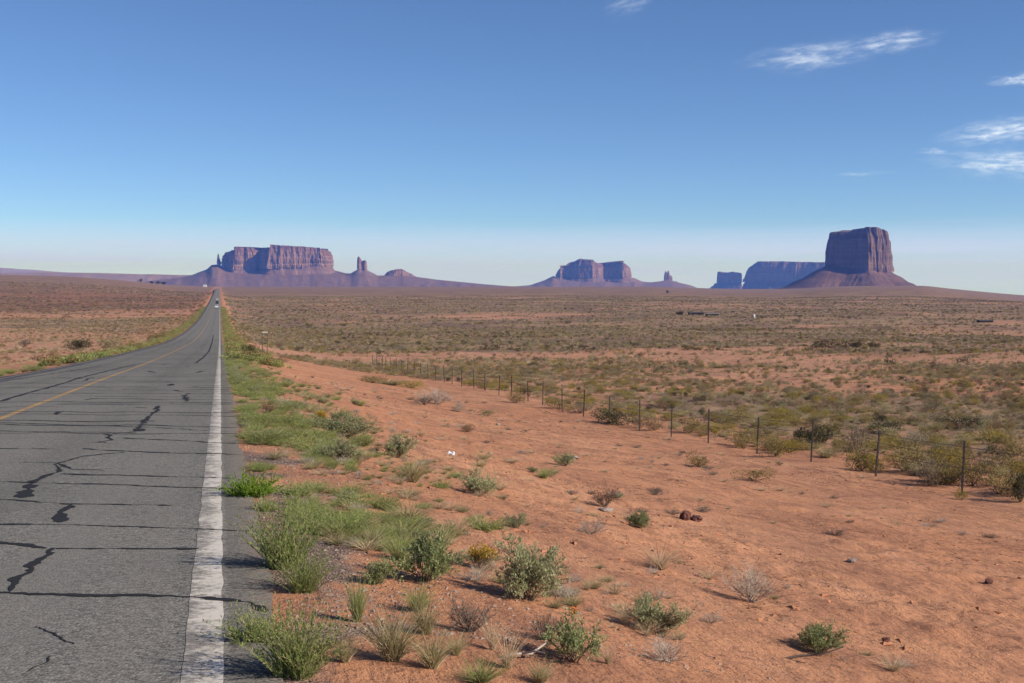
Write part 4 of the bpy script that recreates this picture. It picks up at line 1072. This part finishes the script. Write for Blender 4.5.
# ------------------------------------------------------------------ uncountable scrub, set out over the plain
def variants_collection(name, kinds, limit=4):
    c = bpy.data.collections.new(name)
    for i, (k, j) in enumerate(kinds):
        o = bpy.data.objects.new("%s_%02d" % (name, i), VAR[k][j % len(VAR[k])][0]); c.objects.link(o)
    return c, len(kinds)
def scatter(name, label, cat, P, idx, scl, rot, coll):
    me = bpy.data.meshes.new(name)
    me.vertices.add(len(P)); me.vertices.foreach_set('co', np.asarray(P, np.float32).ravel())
    for nm, typ, key, val in (('vi', 'INT', 'value', idx.astype(np.int32)), ('sc', 'FLOAT_VECTOR', 'vector', scl.astype(np.float32)), ('rz', 'FLOAT_VECTOR', 'vector', rot.astype(np.float32))):
        a = me.attributes.new(nm, typ, 'POINT'); a.data.foreach_set(key, val.ravel())
    o = link(name, me); tag(o, label, cat, None, 'stuff')
    ng = bpy.data.node_groups.new(name, 'GeometryNodeTree')
    ng.interface.new_socket('Geometry', in_out='INPUT', socket_type='NodeSocketGeometry')
    ng.interface.new_socket('Geometry', in_out='OUTPUT', socket_type='NodeSocketGeometry')
    gi, go = ng.nodes.new('NodeGroupInput'), ng.nodes.new('NodeGroupOutput')
    ci = ng.nodes.new('GeometryNodeCollectionInfo'); ci.inputs['Collection'].default_value = coll
    ci.inputs['Separate Children'].default_value = True; ci.inputs['Reset Children'].default_value = True
    ip = ng.nodes.new('GeometryNodeInstanceOnPoints'); ip.inputs['Pick Instance'].default_value = True
    def attr(nm, typ):
        n = ng.nodes.new('GeometryNodeInputNamedAttribute'); n.data_type = typ; n.inputs[0].default_value = nm
        return n.outputs[0]
    ng.links.new(gi.outputs[0], ip.inputs['Points']); ng.links.new(ci.outputs[0], ip.inputs['Instance'])
    ng.links.new(attr('vi', 'INT'), ip.inputs['Instance Index']); ng.links.new(attr('sc', 'FLOAT_VECTOR'), ip.inputs['Scale'])
    ng.links.new(attr('rz', 'FLOAT_VECTOR'), ip.inputs['Rotation'])
    ng.links.new(ip.outputs[0], go.inputs[0])
    md = o.modifiers.new("scatter", 'NODES'); md.node_group = ng
    return o
for i in range(3):                                 # leaner bushes for the distance
    dome_variant("far_olive", 300 + i, OLIVE, 150, (.19, .075), 6, .62, 3)
    dome_variant("far_grey", 310 + i, GREYG, 150, (.19, .075), 6, .62, 3)
    dome_variant("far_sage", 320 + i, TANSAGE, 150, (.19, .080), 6, .62, 3)
    dome_variant("far_yellow", 330 + i, YELLOW, 150, (.19, .075), 6, .62, 3)
    dome_variant("far_dark", 340 + i, DARKG, 170, (.19, .090), 6, .62, 3)
    dome_variant("far_brown", 350 + i, BROWN, 150, (.19, .075), 6, .62, 3)
    tuft_variant("far_straw", 360 + i, STRAW, 40, .9, .07, .3, (.05, .5))
def field(n, r0, r1, a0, a1, seed, power=1.0):
    g = np.random.default_rng(seed)
    rr = np.sqrt(r0 * r0 + (r1 * r1 - r0 * r0) * g.random(n) ** power); aa = np.radians(g.uniform(a0, a1, n))
    return rr * np.sin(aa), rr * np.cos(aa), g
def sow(name, label, n, r0, r1, seed, kinds, hlo, hhi, side, weights=None, wide=(1.3, 2.4), power=1.0, thin=0.0):
    x, y, g = field(n, r0, r1, -26, 26, seed, power)
    s, o = to_road(x, y); r = np.hypot(x, y)
    patch = fbm(x / 34, y / 34, 41, 4) + 0.6 * fbm(x / 150, y / 150, 42, 3) + 0.55 * fbm(x / 9, y / 9, 76, 2)
    keep = (patch + g.normal(0, .16, n) < 0.15 + thin)
    if side > 0: keep &= (o > 19.2 - 15.5 * sstep(s, 92, 145)) & ~((s < 100) & (o < 30) & (g.random(n) < .35))
    else: keep &= (o < EDGE_L - 8 + 5.5 * sstep(s, 80, 160))
    keep &= np.abs(o - CENTRE) > 6.3
    x, y, o = x[keep], y[keep], o[keep]; n = len(x)
    z = ground(x, y)
    nk = len(kinds)
    hue = fbm(x / 40, y / 40, 77, 3) * 1.6 + .5                      # neighbours tend to be alike
    w = np.array(weights or [1.0] * nk); cw = np.cumsum(w / w.sum())
    pick = np.clip(0.55 * np.clip(hue, 0, .999) + .45 * g.random(n), 0, .999)
    kidx = np.searchsorted(cw, np.where(g.random(n) < .55, pick, g.random(n)))
    names = sorted(set((k, j) for k in kinds for j in range(3)), key=lambda t: (kinds.index(t[0]), t[1]))
    coll, _ = variants_collection(name, names)
    idx = kidx * 3 + g.integers(0, 3, n)
    h = g.uniform(hlo, hhi, n) * (0.8 + .5 * g.random(n) ** 3); wd = h * g.uniform(*wide, n)
    scatter(name, label, "scrub", np.stack([x, y, z - .03 * h], -1), idx, np.stack([wd, wd * g.uniform(.85, 1.15, n), h / .7], -1), np.stack([0 * x, 0 * x, g.uniform(0, 6.28, n)], -1), coll)
    return n
MIX = ["far_olive", "far_grey", "far_straw", "far_sage", "far_brown", "far_yellow", "far_dark"]
near_kinds = ["olive_bush", "grey_bush", "brown_bush", "sage_bush", "mixed_tuft", "yellow_bush", "dark_bush"]
N1 = sow("near_scrub", "mixed olive and grey scrub spread over the plain beyond the fence", 8000, 45, 150, 81, near_kinds, .17, .50, 1, [1.5, 1.5, 1.1, .8, 1.1, 1.0, .5], (1.05, 1.8), 1.0, .22)
N2 = sow("middle_scrub", "dense low scrub over the middle of the plain", 27000, 140, 420, 82, MIX, .20, .60, 1, [1.3, 1.4, .9, 1.2, 1.0, .6, .95], (1.05, 1.9), 1.0, .20)
N3 = sow("far_scrub", "far scrub thinning out toward the buttes", 60000, 400, 1500, 83, MIX, .3, .8, 1, [1.2, 1.4, .6, 1.2, 1.2, .4, 1.3], (1.2, 2.2), 1.0, .22)
N4 = sow("field_scrub", "sparse brown scrub and dry grass over the field left of the road", 44000, 45, 520, 84, ["far_brown", "far_straw", "far_olive", "far_grey", "far_dark"], .15, .42, -1, [1.4, 1.8, 1.0, .7, .35], (1.3, 2.6), .9, .38)
N5 = sow("far_field_scrub", "dark brown scrub in a band across the far left field", 46000, 500, 1900, 85, ["far_brown", "far_dark", "far_olive", "far_straw"], .3, .8, -1, [2.0, .6, .7, .7], (1.6, 3.2), 1.0, .2)
N6 = sow("dry_grass", "dry straw grass between the shrubs beyond the fence", 22000, 38, 190, 86, ["mixed_tuft", "straw_tuft", "pale_twiggy"], .08, .26, 1, [1.2, 1.0, .35], (.9, 1.9), 1.0, .3)
def verge(name, label, n, side, seed):
    g = np.random.default_rng(seed); s = 75 + 660 * g.random(n) ** 1.6; off = .5 + np.abs(g.normal(0, 1.3, n)); o = EDGE_R + off if side > 0 else EDGE_L - off
    x, y = from_road(s, o); names = [(k, j) for k in ("far_green", "far_olive") for j in range(3)]
    coll, _ = variants_collection(name, names); idx = np.where(g.random(n) < .65, 0, 3) + g.integers(0, 3, n); h = g.uniform(.2, .45, n); w = h * g.uniform(1.4, 2.6, n)
    scatter(name, label, "weeds", np.stack([x, y, ground(x, y) - .03 * h], -1), idx, np.stack([w, w, h / .7], -1), np.stack([0 * x, 0 * x, g.uniform(0, 6.28, n)], -1), coll)
def small(name, label, cat, n, kinds, fn, lo, hi, seed, wide=(.9, 1.7)):
    g = np.random.default_rng(seed); x, y = fn(g, n); n = len(x); h = lo + (hi - lo) * g.random(n) ** 1.6; w = h * g.uniform(*wide, n)
    coll, _ = variants_collection(name, [(k, j) for k in kinds for j in range(3)])
    scatter(name, label, cat, np.stack([x, y, ground(x, y) - .02 * h], -1), g.integers(0, 3 * len(kinds), n), np.stack([w, w, h], -1), np.stack([0 * x, 0 * x, g.uniform(0, 6.28, n)], -1), coll)
def verge_small(g, n):
    s = 8.5 + 75 * g.random(n) ** 1.4; o = .36 + np.abs(g.normal(0, .75, n)) * (1 + .6 * g.random(n)); x, y = from_road(s, o)
    k = vnoise(x / .9, y / .9, 70) + .5 * vnoise(x / .3, y / .3, 69) > np.where(s < 14.5, .22, -.05); return x[k], y[k]
def bank_small(g, n):
    s = 6.8 + 26 * g.random(n) ** 1.3; o = .8 + np.abs(g.normal(0, 1.7, n)); x, y = from_road(s, o)
    k = vnoise(x / .8, y / .8, 68) + .5 * vnoise(x / .25, y / .25, 67) > .05; return x[k], y[k]
small("small_weeds", "small green weeds tangled along the right pavement edge", "weeds", 2000, ["low_weed", "green_tuft", "green_weed", "mixed_tuft"], verge_small, .05, .17, 94)
small("small_grass", "short dry grass and sprigs on the bank below the roadside weeds", "grass", 1100, ["mixed_tuft", "straw_tuft", "pale_twiggy", "straw_tuft"], bank_small, .04, .15, 95)
for i in range(3): dome_variant("far_green", 370 + i, GREEN, 150, (.19, .075), 6, .62, 3)
verge("verge_weeds", "green weeds along the far stretch of the right road edge", 2100, 1, 87)
verge("verge_weeds", "green weeds along the far stretch of the left road edge", 2000, -1, 88)
print("scrub", N1, N2, N3, N4, N5, N6, COUNT)

# ------------------------------------------------------------------ small stones and dry litter on the sand
M_CHIP = leafy("roadside_chip", (0.13, 0.090, 0.072), (0.36, 0.27, 0.22), 0.0, .6)
M_CLOD = leafy("soil_clod", (0.30, 0.125, 0.068), (0.44, 0.20, 0.115), 0.0, .4)
M_PEB = leafy("reddish_pebble", (0.12, 0.06, 0.042), (0.30, 0.17, 0.12), 0.0, .6)
M_SPRIG = leafy("dry_sprig", (0.10, 0.06, 0.04), (0.30, 0.20, 0.13), 0.0, .6)
for i in range(3):
    g = np.random.default_rng(400 + i)
    th = np.array([(0, 0, 1), (1, 0, 0), (-.5, .87, 0), (-.5, -.87, 0), (0, 0, -1)], float) * g.uniform(.6, 1.2, (5, 1)) * [1, .8, .6]
    mb = MB(); mb.add(th, None, [(0, 1, 2), (0, 2, 3), (0, 3, 1), (4, 2, 1), (4, 3, 2), (4, 1, 3)]); register("chip", [("stone", mb, M_CHIP)])
    mb = MB(); mb.add(th, None, [(0, 1, 2), (0, 2, 3), (0, 3, 1), (4, 2, 1), (4, 3, 2), (4, 1, 3)]); register("pebble", [("stone", mb, M_PEB)])
    mb = MB(); mb.add(th * [1.3, 1.1, .8], None, [(0, 1, 2), (0, 2, 3), (0, 3, 1), (4, 2, 1), (4, 3, 2), (4, 1, 3)]); register("clod", [("soil", mb, M_CLOD)])
    mb = MB(); A = g.normal(0, .35, (9, 3)); A[:, 2] = g.uniform(.0, .1, 9); B = A + g.normal(0, .4, (9, 3)); B[:, 2] = g.uniform(.0, .28, 9)
    stick_mesh(mb, [(A, B, .02)]); register("sprig", [("twig", mb, M_SPRIG)])
def litter(name, label, cat, kind, n, fn, lo, hi, seed):
    g = np.random.default_rng(seed); x, y = fn(g, n)
    h = lo + (hi - lo) * g.random(len(x)) ** 2.5
    coll, _ = variants_collection(name, [(kind, j) for j in range(3)])
    sc = np.stack([h * g.uniform(.8, 1.5, len(x)), h * g.uniform(.8, 1.4, len(x)), h], -1)
    scatter(name, label, cat, np.stack([x, y, ground(x, y) + .05 * h], -1), g.integers(0, 3, len(x)), sc, np.stack([0 * x, 0 * x, g.uniform(0, 6.28, len(x))], -1), coll)
def verge_pts(g, n):
    s = 6 + 34 * g.random(n) ** 1.6; o = .38 + np.abs(g.normal(0, 1.0, n)); x, y = from_road(s, o); return x, y
def sand_pts(g, n):
    s = 8 + 52 * g.random(n) ** 1.3; o = g.uniform(1.5, 19, n); x, y = from_road(s, o)
    k = fbm(x / 2.4, y / 2.4, 78, 3) > .02; return x[k], y[k]
litter("gravel", "grey and red chippings strewn along the pavement edge", "gravel", "chip", 9000, verge_pts, .006, .022, 91)
litter("pebbles", "small dark reddish pebbles scattered over the sand", "pebbles", "pebble", 6000, sand_pts, .006, .026, 92)
litter("plant_litter", "broken dry plant litter scattered over the sand", "plant litter", "sprig", 17000, sand_pts, .025, .10, 93)
litter("clods", "crumbled clods of red soil scattered over the sand", "clods", "clod", 5200, sand_pts, .012, .055, 96)

def stone_mesh(name, size, seed, mat):
    import bmesh
    bm = bmesh.new(); bmesh.ops.create_icosphere(bm, subdivisions=3, radius=.5)
    for v in bm.verts:
        c = v.co; k = 1 + .75 * float(fbm(np.array(c.x * 2.6 + seed), np.array(c.y * 2.6 + c.z * 2.9), seed, 4, .6))
        c *= k
        c.z = max(-.30, c.z) if c.z < 0 else min(.42, c.z)
        c.x *= size[0]; c.y *= size[1]; c.z *= size[2]
    me = bpy.data.meshes.new(name); bm.to_mesh(me); bm.free(); me.materials.append(mat)
    return me
M_REDROCK = plain("red_stone", (0.135, 0.060, 0.046), .9, .2, 0, .35, 14)
M_PALEROCK = plain("pale_stone", (0.36, 0.29, 0.25), .85, .2, 0, .2, 14)
M_GREYROCK = plain("grey_stone", (0.23, 0.18, 0.16), .9, .2, 0, .3, 14)
def stone(px, py, w, h, mat, seed, label):
    x, y, z = ray_to_ground(px, py); m = math.hypot(x, y) / F_PX
    o = link("stone", stone_mesh("stone", (w * m / .95, w * m / 1.1, h * m / .72), seed, mat), None, (x, y, z + h * m * .35))
    o.rotation_euler = (0, 0, seed); tag(o, label, "stone")
stone(685, 520, 11, 10, M_REDROCK, 3, "dark red stone on the open sand, larger of two side by side")
stone(696, 521, 12, 6, M_REDROCK, 5, "flat red stone against the right of the dark red one")
stone(851, 562, 11, 4, M_GREYROCK, 7, "small flat grey stone on bare sand at the right")
stone(602, 511, 8, 3, M_GREYROCK, 9, "grey pebble at the foot of the dark reddish bush")
stone(608, 511, 7, 3, M_PALEROCK, 10, "pale pebble at the foot of the dark reddish bush")
stone(574, 459, 8, 4, M_PALEROCK, 12, "pale stone right of the little grey green shrub")
stone(886, 641, 7, 4, M_REDROCK, 13, "small red stone on the sand in the bottom right")
stone(498, 425, 4, 2, M_PALEROCK, 14, "tiny white stone on the open sand left of the fence")
stone(490, 454, 4, 2, M_PALEROCK, 15, "tiny white stone right of the crumpled paper")
stone(988, 583, 7, 4, M_REDROCK, 16, "red stone near the right edge of the picture")

# crumpled paper dropped on the sand
x, y, z = ray_to_ground(451, 455); m = math.hypot(x, y) / F_PX
g = np.random.default_rng(77); k = 8
U, V = np.meshgrid(np.linspace(-.5, .5, k), np.linspace(-.5, .5, k))
v = np.stack([U * 7.5 * m, V * 7.5 * m, (fbm(U * 5, V * 5, 5, 3) * 4 + 2.2 - 3.0 * (np.abs(U) + np.abs(V)) ** 2) * m * 1.0], -1).reshape(-1, 3)
v = np.vstack([v, v - [0, 0, .004]])
q = np.array([(j * k + i, j * k + i + 1, (j + 1) * k + i + 1, (j + 1) * k + i) for j in range(k - 1) for i in range(k - 1)])
o = link("paper_litter", mesh_data("paper_litter", v, [q, q[:, ::-1] + k * k], [plain("white_paper", (0.60, 0.62, 0.66), .7)]), None, (x, y, z + .01))
tag(o, "crumpled white paper lying on the sand left of centre", "litter")
# bleached fallen branch on the sand
x, y, z = ray_to_ground(523, 660); m = math.hypot(x, y) / F_PX
mb = MB(); mb.tube([(-.14, 0, .015), (-.05, .02, .03), (.05, .01, .02), (.16, .05, .05)], [.009, .008, .007, .004]); mb.tube([(.0, .015, .025), (.04, -.05, .05), (.06, -.1, .05)], [.006, .004, .002])
o = mb.build("dead_branch", PALEWOOD, None, (x, y, z)); o.rotation_euler = (0, 0, .5)
tag(o, "bleached forked stick lying by the pale straw tuft at the bottom", "branch")
x, y, z = ray_to_ground(808, 665)
mb = MB(); mb.tube([(-.16, -.03, .02), (-.05, 0, .05), (.08, .02, .07), (.2, .05, .12)], [.010, .008, .006, .003]); mb.tube([(.02, .01, .06), (.1, -.04, .1), (.16, -.05, .16)], [.005, .004, .002])
o = mb.build("dead_branch", DEADWOOD, None, (x, y, z)); o.rotation_euler = (0, 0, -.4)
tag(o, "thin brown stick lying on the sand below the spiky green shrub", "branch")

# ------------------------------------------------------------------ wire fence along the right of way
M_POST = plain("rusted_steel_post", (0.032, 0.025, 0.024), .75, .3, .0, .4, 40)
M_WPOST = plain("weathered_wood_post", (0.13, 0.095, 0.075), .9, .1, 0, .3, 20)
M_WIRE = plain("barbed_wire", (0.16, 0.13, 0.12), .6, .4, .6, .2, 60)
fence_o = 18.25
x, y, z = ray_to_ground(961, 495)
fs0, fence_o = to_road(x, y)
FENCE = bpy.data.objects.new("wire_fence", None); COL.objects.link(FENCE); FENCE.location = (x, y, z)
tag(FENCE, "long wire fence on thin dark posts running parallel to the road", "fence")
def steel_post(seed):
    mb = MB(); h = 1.30
    mb.box((0, 0, h / 2 - .15), (.050, .012, h + .3)); mb.box((0, .0255, h / 2 - .15), (.012, .039, h + .3))
    for k in range(9): mb.box((0, -.009, .2 + k * .12), (.018, .008, .02))
    return mb.data("post", [M_POST])
def wood_post():
    mb = MB(); mb.tube([(0, 0, -.3), (.004, 0, .5), (0, .004, 1.28), (0, .004, 1.30)], [.055, .052, .048, .03], 9)
    return mb.data("post", [M_WPOST], True)
P_STEEL, P_WOOD = steel_post(1), wood_post()
tops = []
fr = random.Random(3)
s = fs0 - 3 * 4.0; i = -3
while s < 150:
    o_ = fence_o + fr.uniform(-.08, .08)
    x, y = from_road(s, o_); zg = float(ground(x, y))
    wood = i in (23,) or (i > 12 and i % 7 == 0)
    p = bpy.data.objects.new("post", P_WOOD if wood else P_STEEL); COL.objects.link(p); p.parent = FENCE
    p.location = Vector((x, y, zg)) - FENCE.location
    lean = .11 if i == 1 else fr.uniform(-.05, .06)
    p.rotation_euler = (fr.uniform(-.03, .03), lean, -PSI * -1 + fr.uniform(-.2, .2)); p.scale = (1, 1, fr.uniform(.93, 1.05))
    tops.append((x, y, zg, lean)); s += 4.0 * fr.uniform(.97, 1.03); i += 1
for hgt in (.35, .65, .92, 1.18):
    pts = []
    for a, b in zip(tops[:-1], tops[1:]):
        for t in (0, .5):
            sag = .03 if t else 0
            pts.append((a[0] + (b[0] - a[0]) * t + hgt * a[3] * (1 - t) + hgt * b[3] * t - FENCE.location.x, a[1] + (b[1] - a[1]) * t - FENCE.location.y, a[2] + (b[2] - a[2]) * t + hgt - sag - FENCE.location.z))
    mb = MB(); mb.tube(pts, .006, 4); mb.build("wire", M_WIRE, FENCE)

# two posted roadside sign, seen from behind
x, y, z = ray_to_ground(265, 358)
SIGN = bpy.data.objects.new("road_sign", None); COL.objects.link(SIGN); SIGN.location = (x, y, z); SIGN.rotation_euler = (0, 0, PSI)
tag(SIGN, "tall roadside frame of two slim wooden posts with a narrow pale board on top", "sign")
m = math.hypot(x, y) / F_PX
for dx in (-2.4 * m, 2.2 * m):
    mb = MB(); mb.box((dx, 0, 12 * m), (.075, .075, 25 * m)); mb.build("post", M_WPOST, SIGN)
mb = MB(); mb.box((0, -.09, 25.4 * m), (5.4 * m, .03, 1.1 * m)); mb.build("board", plain("pale_sign_board", (0.48, 0.44, 0.40), .6), SIGN)
mb = MB(); mb.box((0, .09, 14 * m), (4.8 * m, .03, .05)); mb.build("rail", M_WPOST, SIGN)

# ------------------------------------------------------------------ cars far down the road
M_GLASS = plain("car_glass", (0.02, 0.022, 0.026), .08, .5, 0, .1)
M_TYRE = plain("tyre_rubber", (0.02, 0.02, 0.02), .9)
M_RIM = plain("wheel_rim", (0.4, 0.4, 0.42), .35, .5, .8)
M_LAMP = plain("red_lamp", (0.35, 0.015, 0.015), .3, .5)
M_TRIM = plain("dark_trim", (0.03, 0.03, 0.032), .6)
def car(label, col, s, o, tall=1.0, heading=0.0):
    paint = plain("car_paint", col, .25, .5, .1, .04)
    x, y = from_road(s, o); z = float(road_z(s) + crown(o))
    root = bpy.data.objects.new("car", None); COL.objects.link(root); root.location = (x, y, z); root.rotation_euler = (0, 0, PSI + heading)
    tag(root, label, "car")
    prof = [(-2.25, .35), (-2.28, .62), (-2.2, .98 * tall), (-2.08, 1.02 * tall), (-1.75, 1.52 * tall), (-1.5, 1.58 * tall), (.15, 1.60 * tall), (.45, 1.54 * tall), (1.15, 1.05 * tall), (2.0, .92 * tall), (2.22, .75), (2.25, .35)]
    def wid(zz): return .92 if zz < 1.06 * tall else .92 - .22 * (zz - 1.06 * tall) / (.54 * tall)
    V = [(sx * wid(b), a, b) for sx in (-1, 1) for a, b in prof]; n = len(prof)
    mb = MB(); mb.add(V, [(i, (i + 1) % n, n + (i + 1) % n, n + i) for i in range(n)])
    for sx, off in ((-1, 0), (1, n)):
        c = len(V); cv = np.array([(sx * .90, 0, .8)])
        t = [(i, (i + 1) % n) for i in range(n)]
        mb.add(np.vstack([np.array(V)[off:off + n], cv]), None, [(a, b, n) if sx > 0 else (b, a, n) for a, b in t])
    mb.build("body", paint, root)
    w = MB(); w.box((0, -1.94, 1.27 * tall), (1.36, .30, .36 * tall)); w.build("rear_window", M_GLASS, root)
    w = MB(); w.box((0, .84, 1.30 * tall), (1.30, .50, .36 * tall)); w.build("windscreen", M_GLASS, root)
    for sx in (-1, 1):
        w = MB(); w.box((sx * .815, -.6, 1.30 * tall), (.10, 1.9, .32 * tall)); w.build("side_window", M_GLASS, root)
        w = MB(); w.box((sx * .76, -2.25, .86 * tall), (.22, .08, .22)); w.build("tail_light", M_LAMP, root)
        w = MB(); w.box((sx * .72, 2.2, .72), (.32, .08, .16)); w.build("headlight", M_RIM, root)
        for wy in (-1.4, 1.42):
            wh = MB(); wh.tube([(sx * .74, wy, .33), (sx * .95, wy, .33)], .33, 18); t_ = wh.build("wheel", M_TYRE, root)
            rm = MB(); rm.tube([(sx * .93, wy, .33), (sx * .965, wy, .33)], .20, 14); rm.build("rim", M_RIM, t_)
    w = MB(); w.box((0, -2.27, .48), (1.76, .10, .20)); w.build("bumper", M_TRIM, root)
s1, _ = ray_to_road(218.5, 308.4); s2, _ = ray_to_road(218.4, 304.2); s3, _ = ray_to_road(218, 300.4)
car("white car nearest of the three on the far stretch of road", (0.75, 0.75, 0.76), s1, -1.6, 1.12)
car("dark car right ahead of the nearest white car on the far road", (0.03, 0.034, 0.045), s2, -1.7, 1.2)
car("silver car farthest away, near where the road vanishes", (0.52, 0.54, 0.57), s3, -1.9, 1.15)

# ------------------------------------------------------------------ far trees and sheds
M_SHED = plain("dark_shed_board", (0.055, 0.045, 0.045), .9, .1, 0, .3, 2)
M_ROOF = plain("shed_roof", (0.12, 0.10, 0.10), .7, .3, 0, .2, 2)
M_WALLW = plain("pale_wall", (0.62, 0.60, 0.57), .8, .2, 0, .08, 2)
def far_tree(px, py, wpx, hpx, label, seed):
    x, y, z = ray_to_ground(px, py); m = math.hypot(x, y) / F_PX; w, h = wpx * m, hpx * m
    root = bpy.data.objects.new("tree", None); COL.objects.link(root); root.location = (x, y, z)
    tag(root, label, "tree", "trees far out on the plain")
    g = np.random.default_rng(seed)
    t = MB(); t.tube([(0, 0, -.3), (.05 * w, 0, h * .3), (0, .03 * w, h * .6)], [.05 * w, .04 * w, .02 * w], 7)
    for k in range(4):
        a = k * 1.6 + seed; t.tube([(0, 0, h * .28), (.25 * w * math.cos(a), .25 * w * math.sin(a), h * .55)], [.025 * w, .01 * w], 5)
    t.build("trunk", WOOD, root)
    c = g.normal(0, .2, (9, 3)) * [w, w, h * .8] + [0, 0, h * .6]; p = g.integers(0, 9, 900)
    d = g.normal(size=(900, 3)); d /= np.linalg.norm(d, axis=1)[:, None]
    P = c[p] + d * g.uniform(.3, 1, (900, 1)) * [w * .24, w * .24, h * .2]; P[:, 2] = np.clip(P[:, 2], h * .08, h * 1.02)
    f = MB(); f.add(*rhombs(P, d + [0, 0, .4], .10 * w, .05 * w, g)); f.build("crown", DARKG, root)
far_tree(141, 284, 4.0, 5.5, "dark tree standing alone on the far left plain", 1)
far_tree(152, 284.5, 4.5, 3.0, "small tree first of the row right of the lone far tree", 2)
far_tree(158, 284.6, 4.5, 3.4, "small tree in the middle of the far left row", 3)
far_tree(164, 284.8, 5.0, 2.8, "small tree at the right end of the far left row", 4)
far_tree(667.5, 293.8, 3.2, 4.0, "dark round tree on the plain below the two pointed spire", 5)
far_tree(680, 315.3, 8.0, 3.2, "dark spreading tree left of the low dark shed", 6)
def shed(px, py, wpx, dpx, hpx, wall, roof, label, name="shed", cat="shed", rz=.15):
    x, y, z = ray_to_ground(px, py); m = math.hypot(x, y) / F_PX; w, d, h = wpx * m, dpx * m, hpx * m
    root = bpy.data.objects.new(name, None); COL.objects.link(root); root.location = (x, y, z); root.rotation_euler = (0, 0, rz)
    tag(root, label, cat)
    b = MB(); b.box((0, 0, h * .4 - .2), (w, d, h * .8 + .4)); b.build("wall", wall, root)
    r_ = MB(); e = .06 * w
    V = [(-w / 2 - e, -d / 2 - e, h * .8), (w / 2 + e, -d / 2 - e, h * .8), (w / 2 + e, d / 2 + e, h * .8), (-w / 2 - e, d / 2 + e, h * .8), (-w / 2 - e, 0, h), (w / 2 + e, 0, h)]
    r_.add(V, [(0, 1, 5, 4), (2, 3, 4, 5), (3, 2, 1, 0)], [(0, 4, 3), (1, 2, 5)]); r_.build("roof", roof, root)
    dr = MB(); dr.box((-w * .15, -d / 2 - .03, h * .32), (w * .12, .06, h * .62)); dr.build("door", M_TRIM, root)
    wn = MB(); wn.box((w * .2, -d / 2 - .02, h * .45), (w * .14, .05, h * .22)); wn.build("window", M_GLASS, root)
shed(696, 315.2, 14, 7, 3.4, M_SHED, M_ROOF, "long low dark shed far out on the plain below the small spire")
shed(712, 315.6, 12, 5, 2.4, M_SHED, plain("grey_metal_roof", (0.34, 0.33, 0.33), .5, .4, .3), "low shed with a pale grey roof right of the dark shed")
shed(985, 322.5, 13, 6, 2.4, M_SHED, M_ROOF, "low dark shed on the plain near the right edge")
shed(205, 287.0, 3.2, 2, 2.2, M_WALLW, M_WALLW, "tiny white house on the horizon left of the road", "house", "house")
x, y, z = ray_to_ground(754, 318.5); m = math.hypot(x, y) / F_PX
TK = bpy.data.objects.new("water_tank", None); COL.objects.link(TK); TK.location = (x, y, z); tag(TK, "small upright white tank alone on the plain right of the sheds", "tank")
t = MB(); t.tube([(0, 0, 0), (0, 0, 3.6 * m)], 1.1 * m, 16); t.build("body", M_WALLW, TK, smooth=True)
t = MB(); t.tube([(0, 0, 3.6 * m), (0, 0, 4.0 * m), (0, 0, 4.15 * m)], [1.12 * m, .7 * m, .15 * m], 16); t.build("lid", M_WALLW, TK)

# ------------------------------------------------------------------ the air between
HAZE_DENSITY = 6.2e-5
mz, N = new_mat("haze_air")
pv = N.node('ShaderNodeVolumePrincipled')
pv.inputs['Color'].default_value = (0.125, 0.285, 1.0, 1); pv.inputs['Absorption Color'].default_value = (1, 1, 1, 1); pv.inputs['Density'].default_value = HAZE_DENSITY
pv.inputs['Anisotropy'].default_value = 0.1
N.l.new(pv.outputs[0], N.out.inputs['Volume'])
try: mz.cycles.homogeneous_volume = True
except Exception: pass
mb = MB(); hx, zlo, zhi = 31000.0, -1500.0, 420.0
mb.box((0, 0, (zlo + zhi) / 2), (2 * hx, 2 * hx, zhi - zlo))
hz = mb.build("haze", mz); tag(hz, "thin blue desert haze over the plain and buttes", "haze", None, 'stuff')
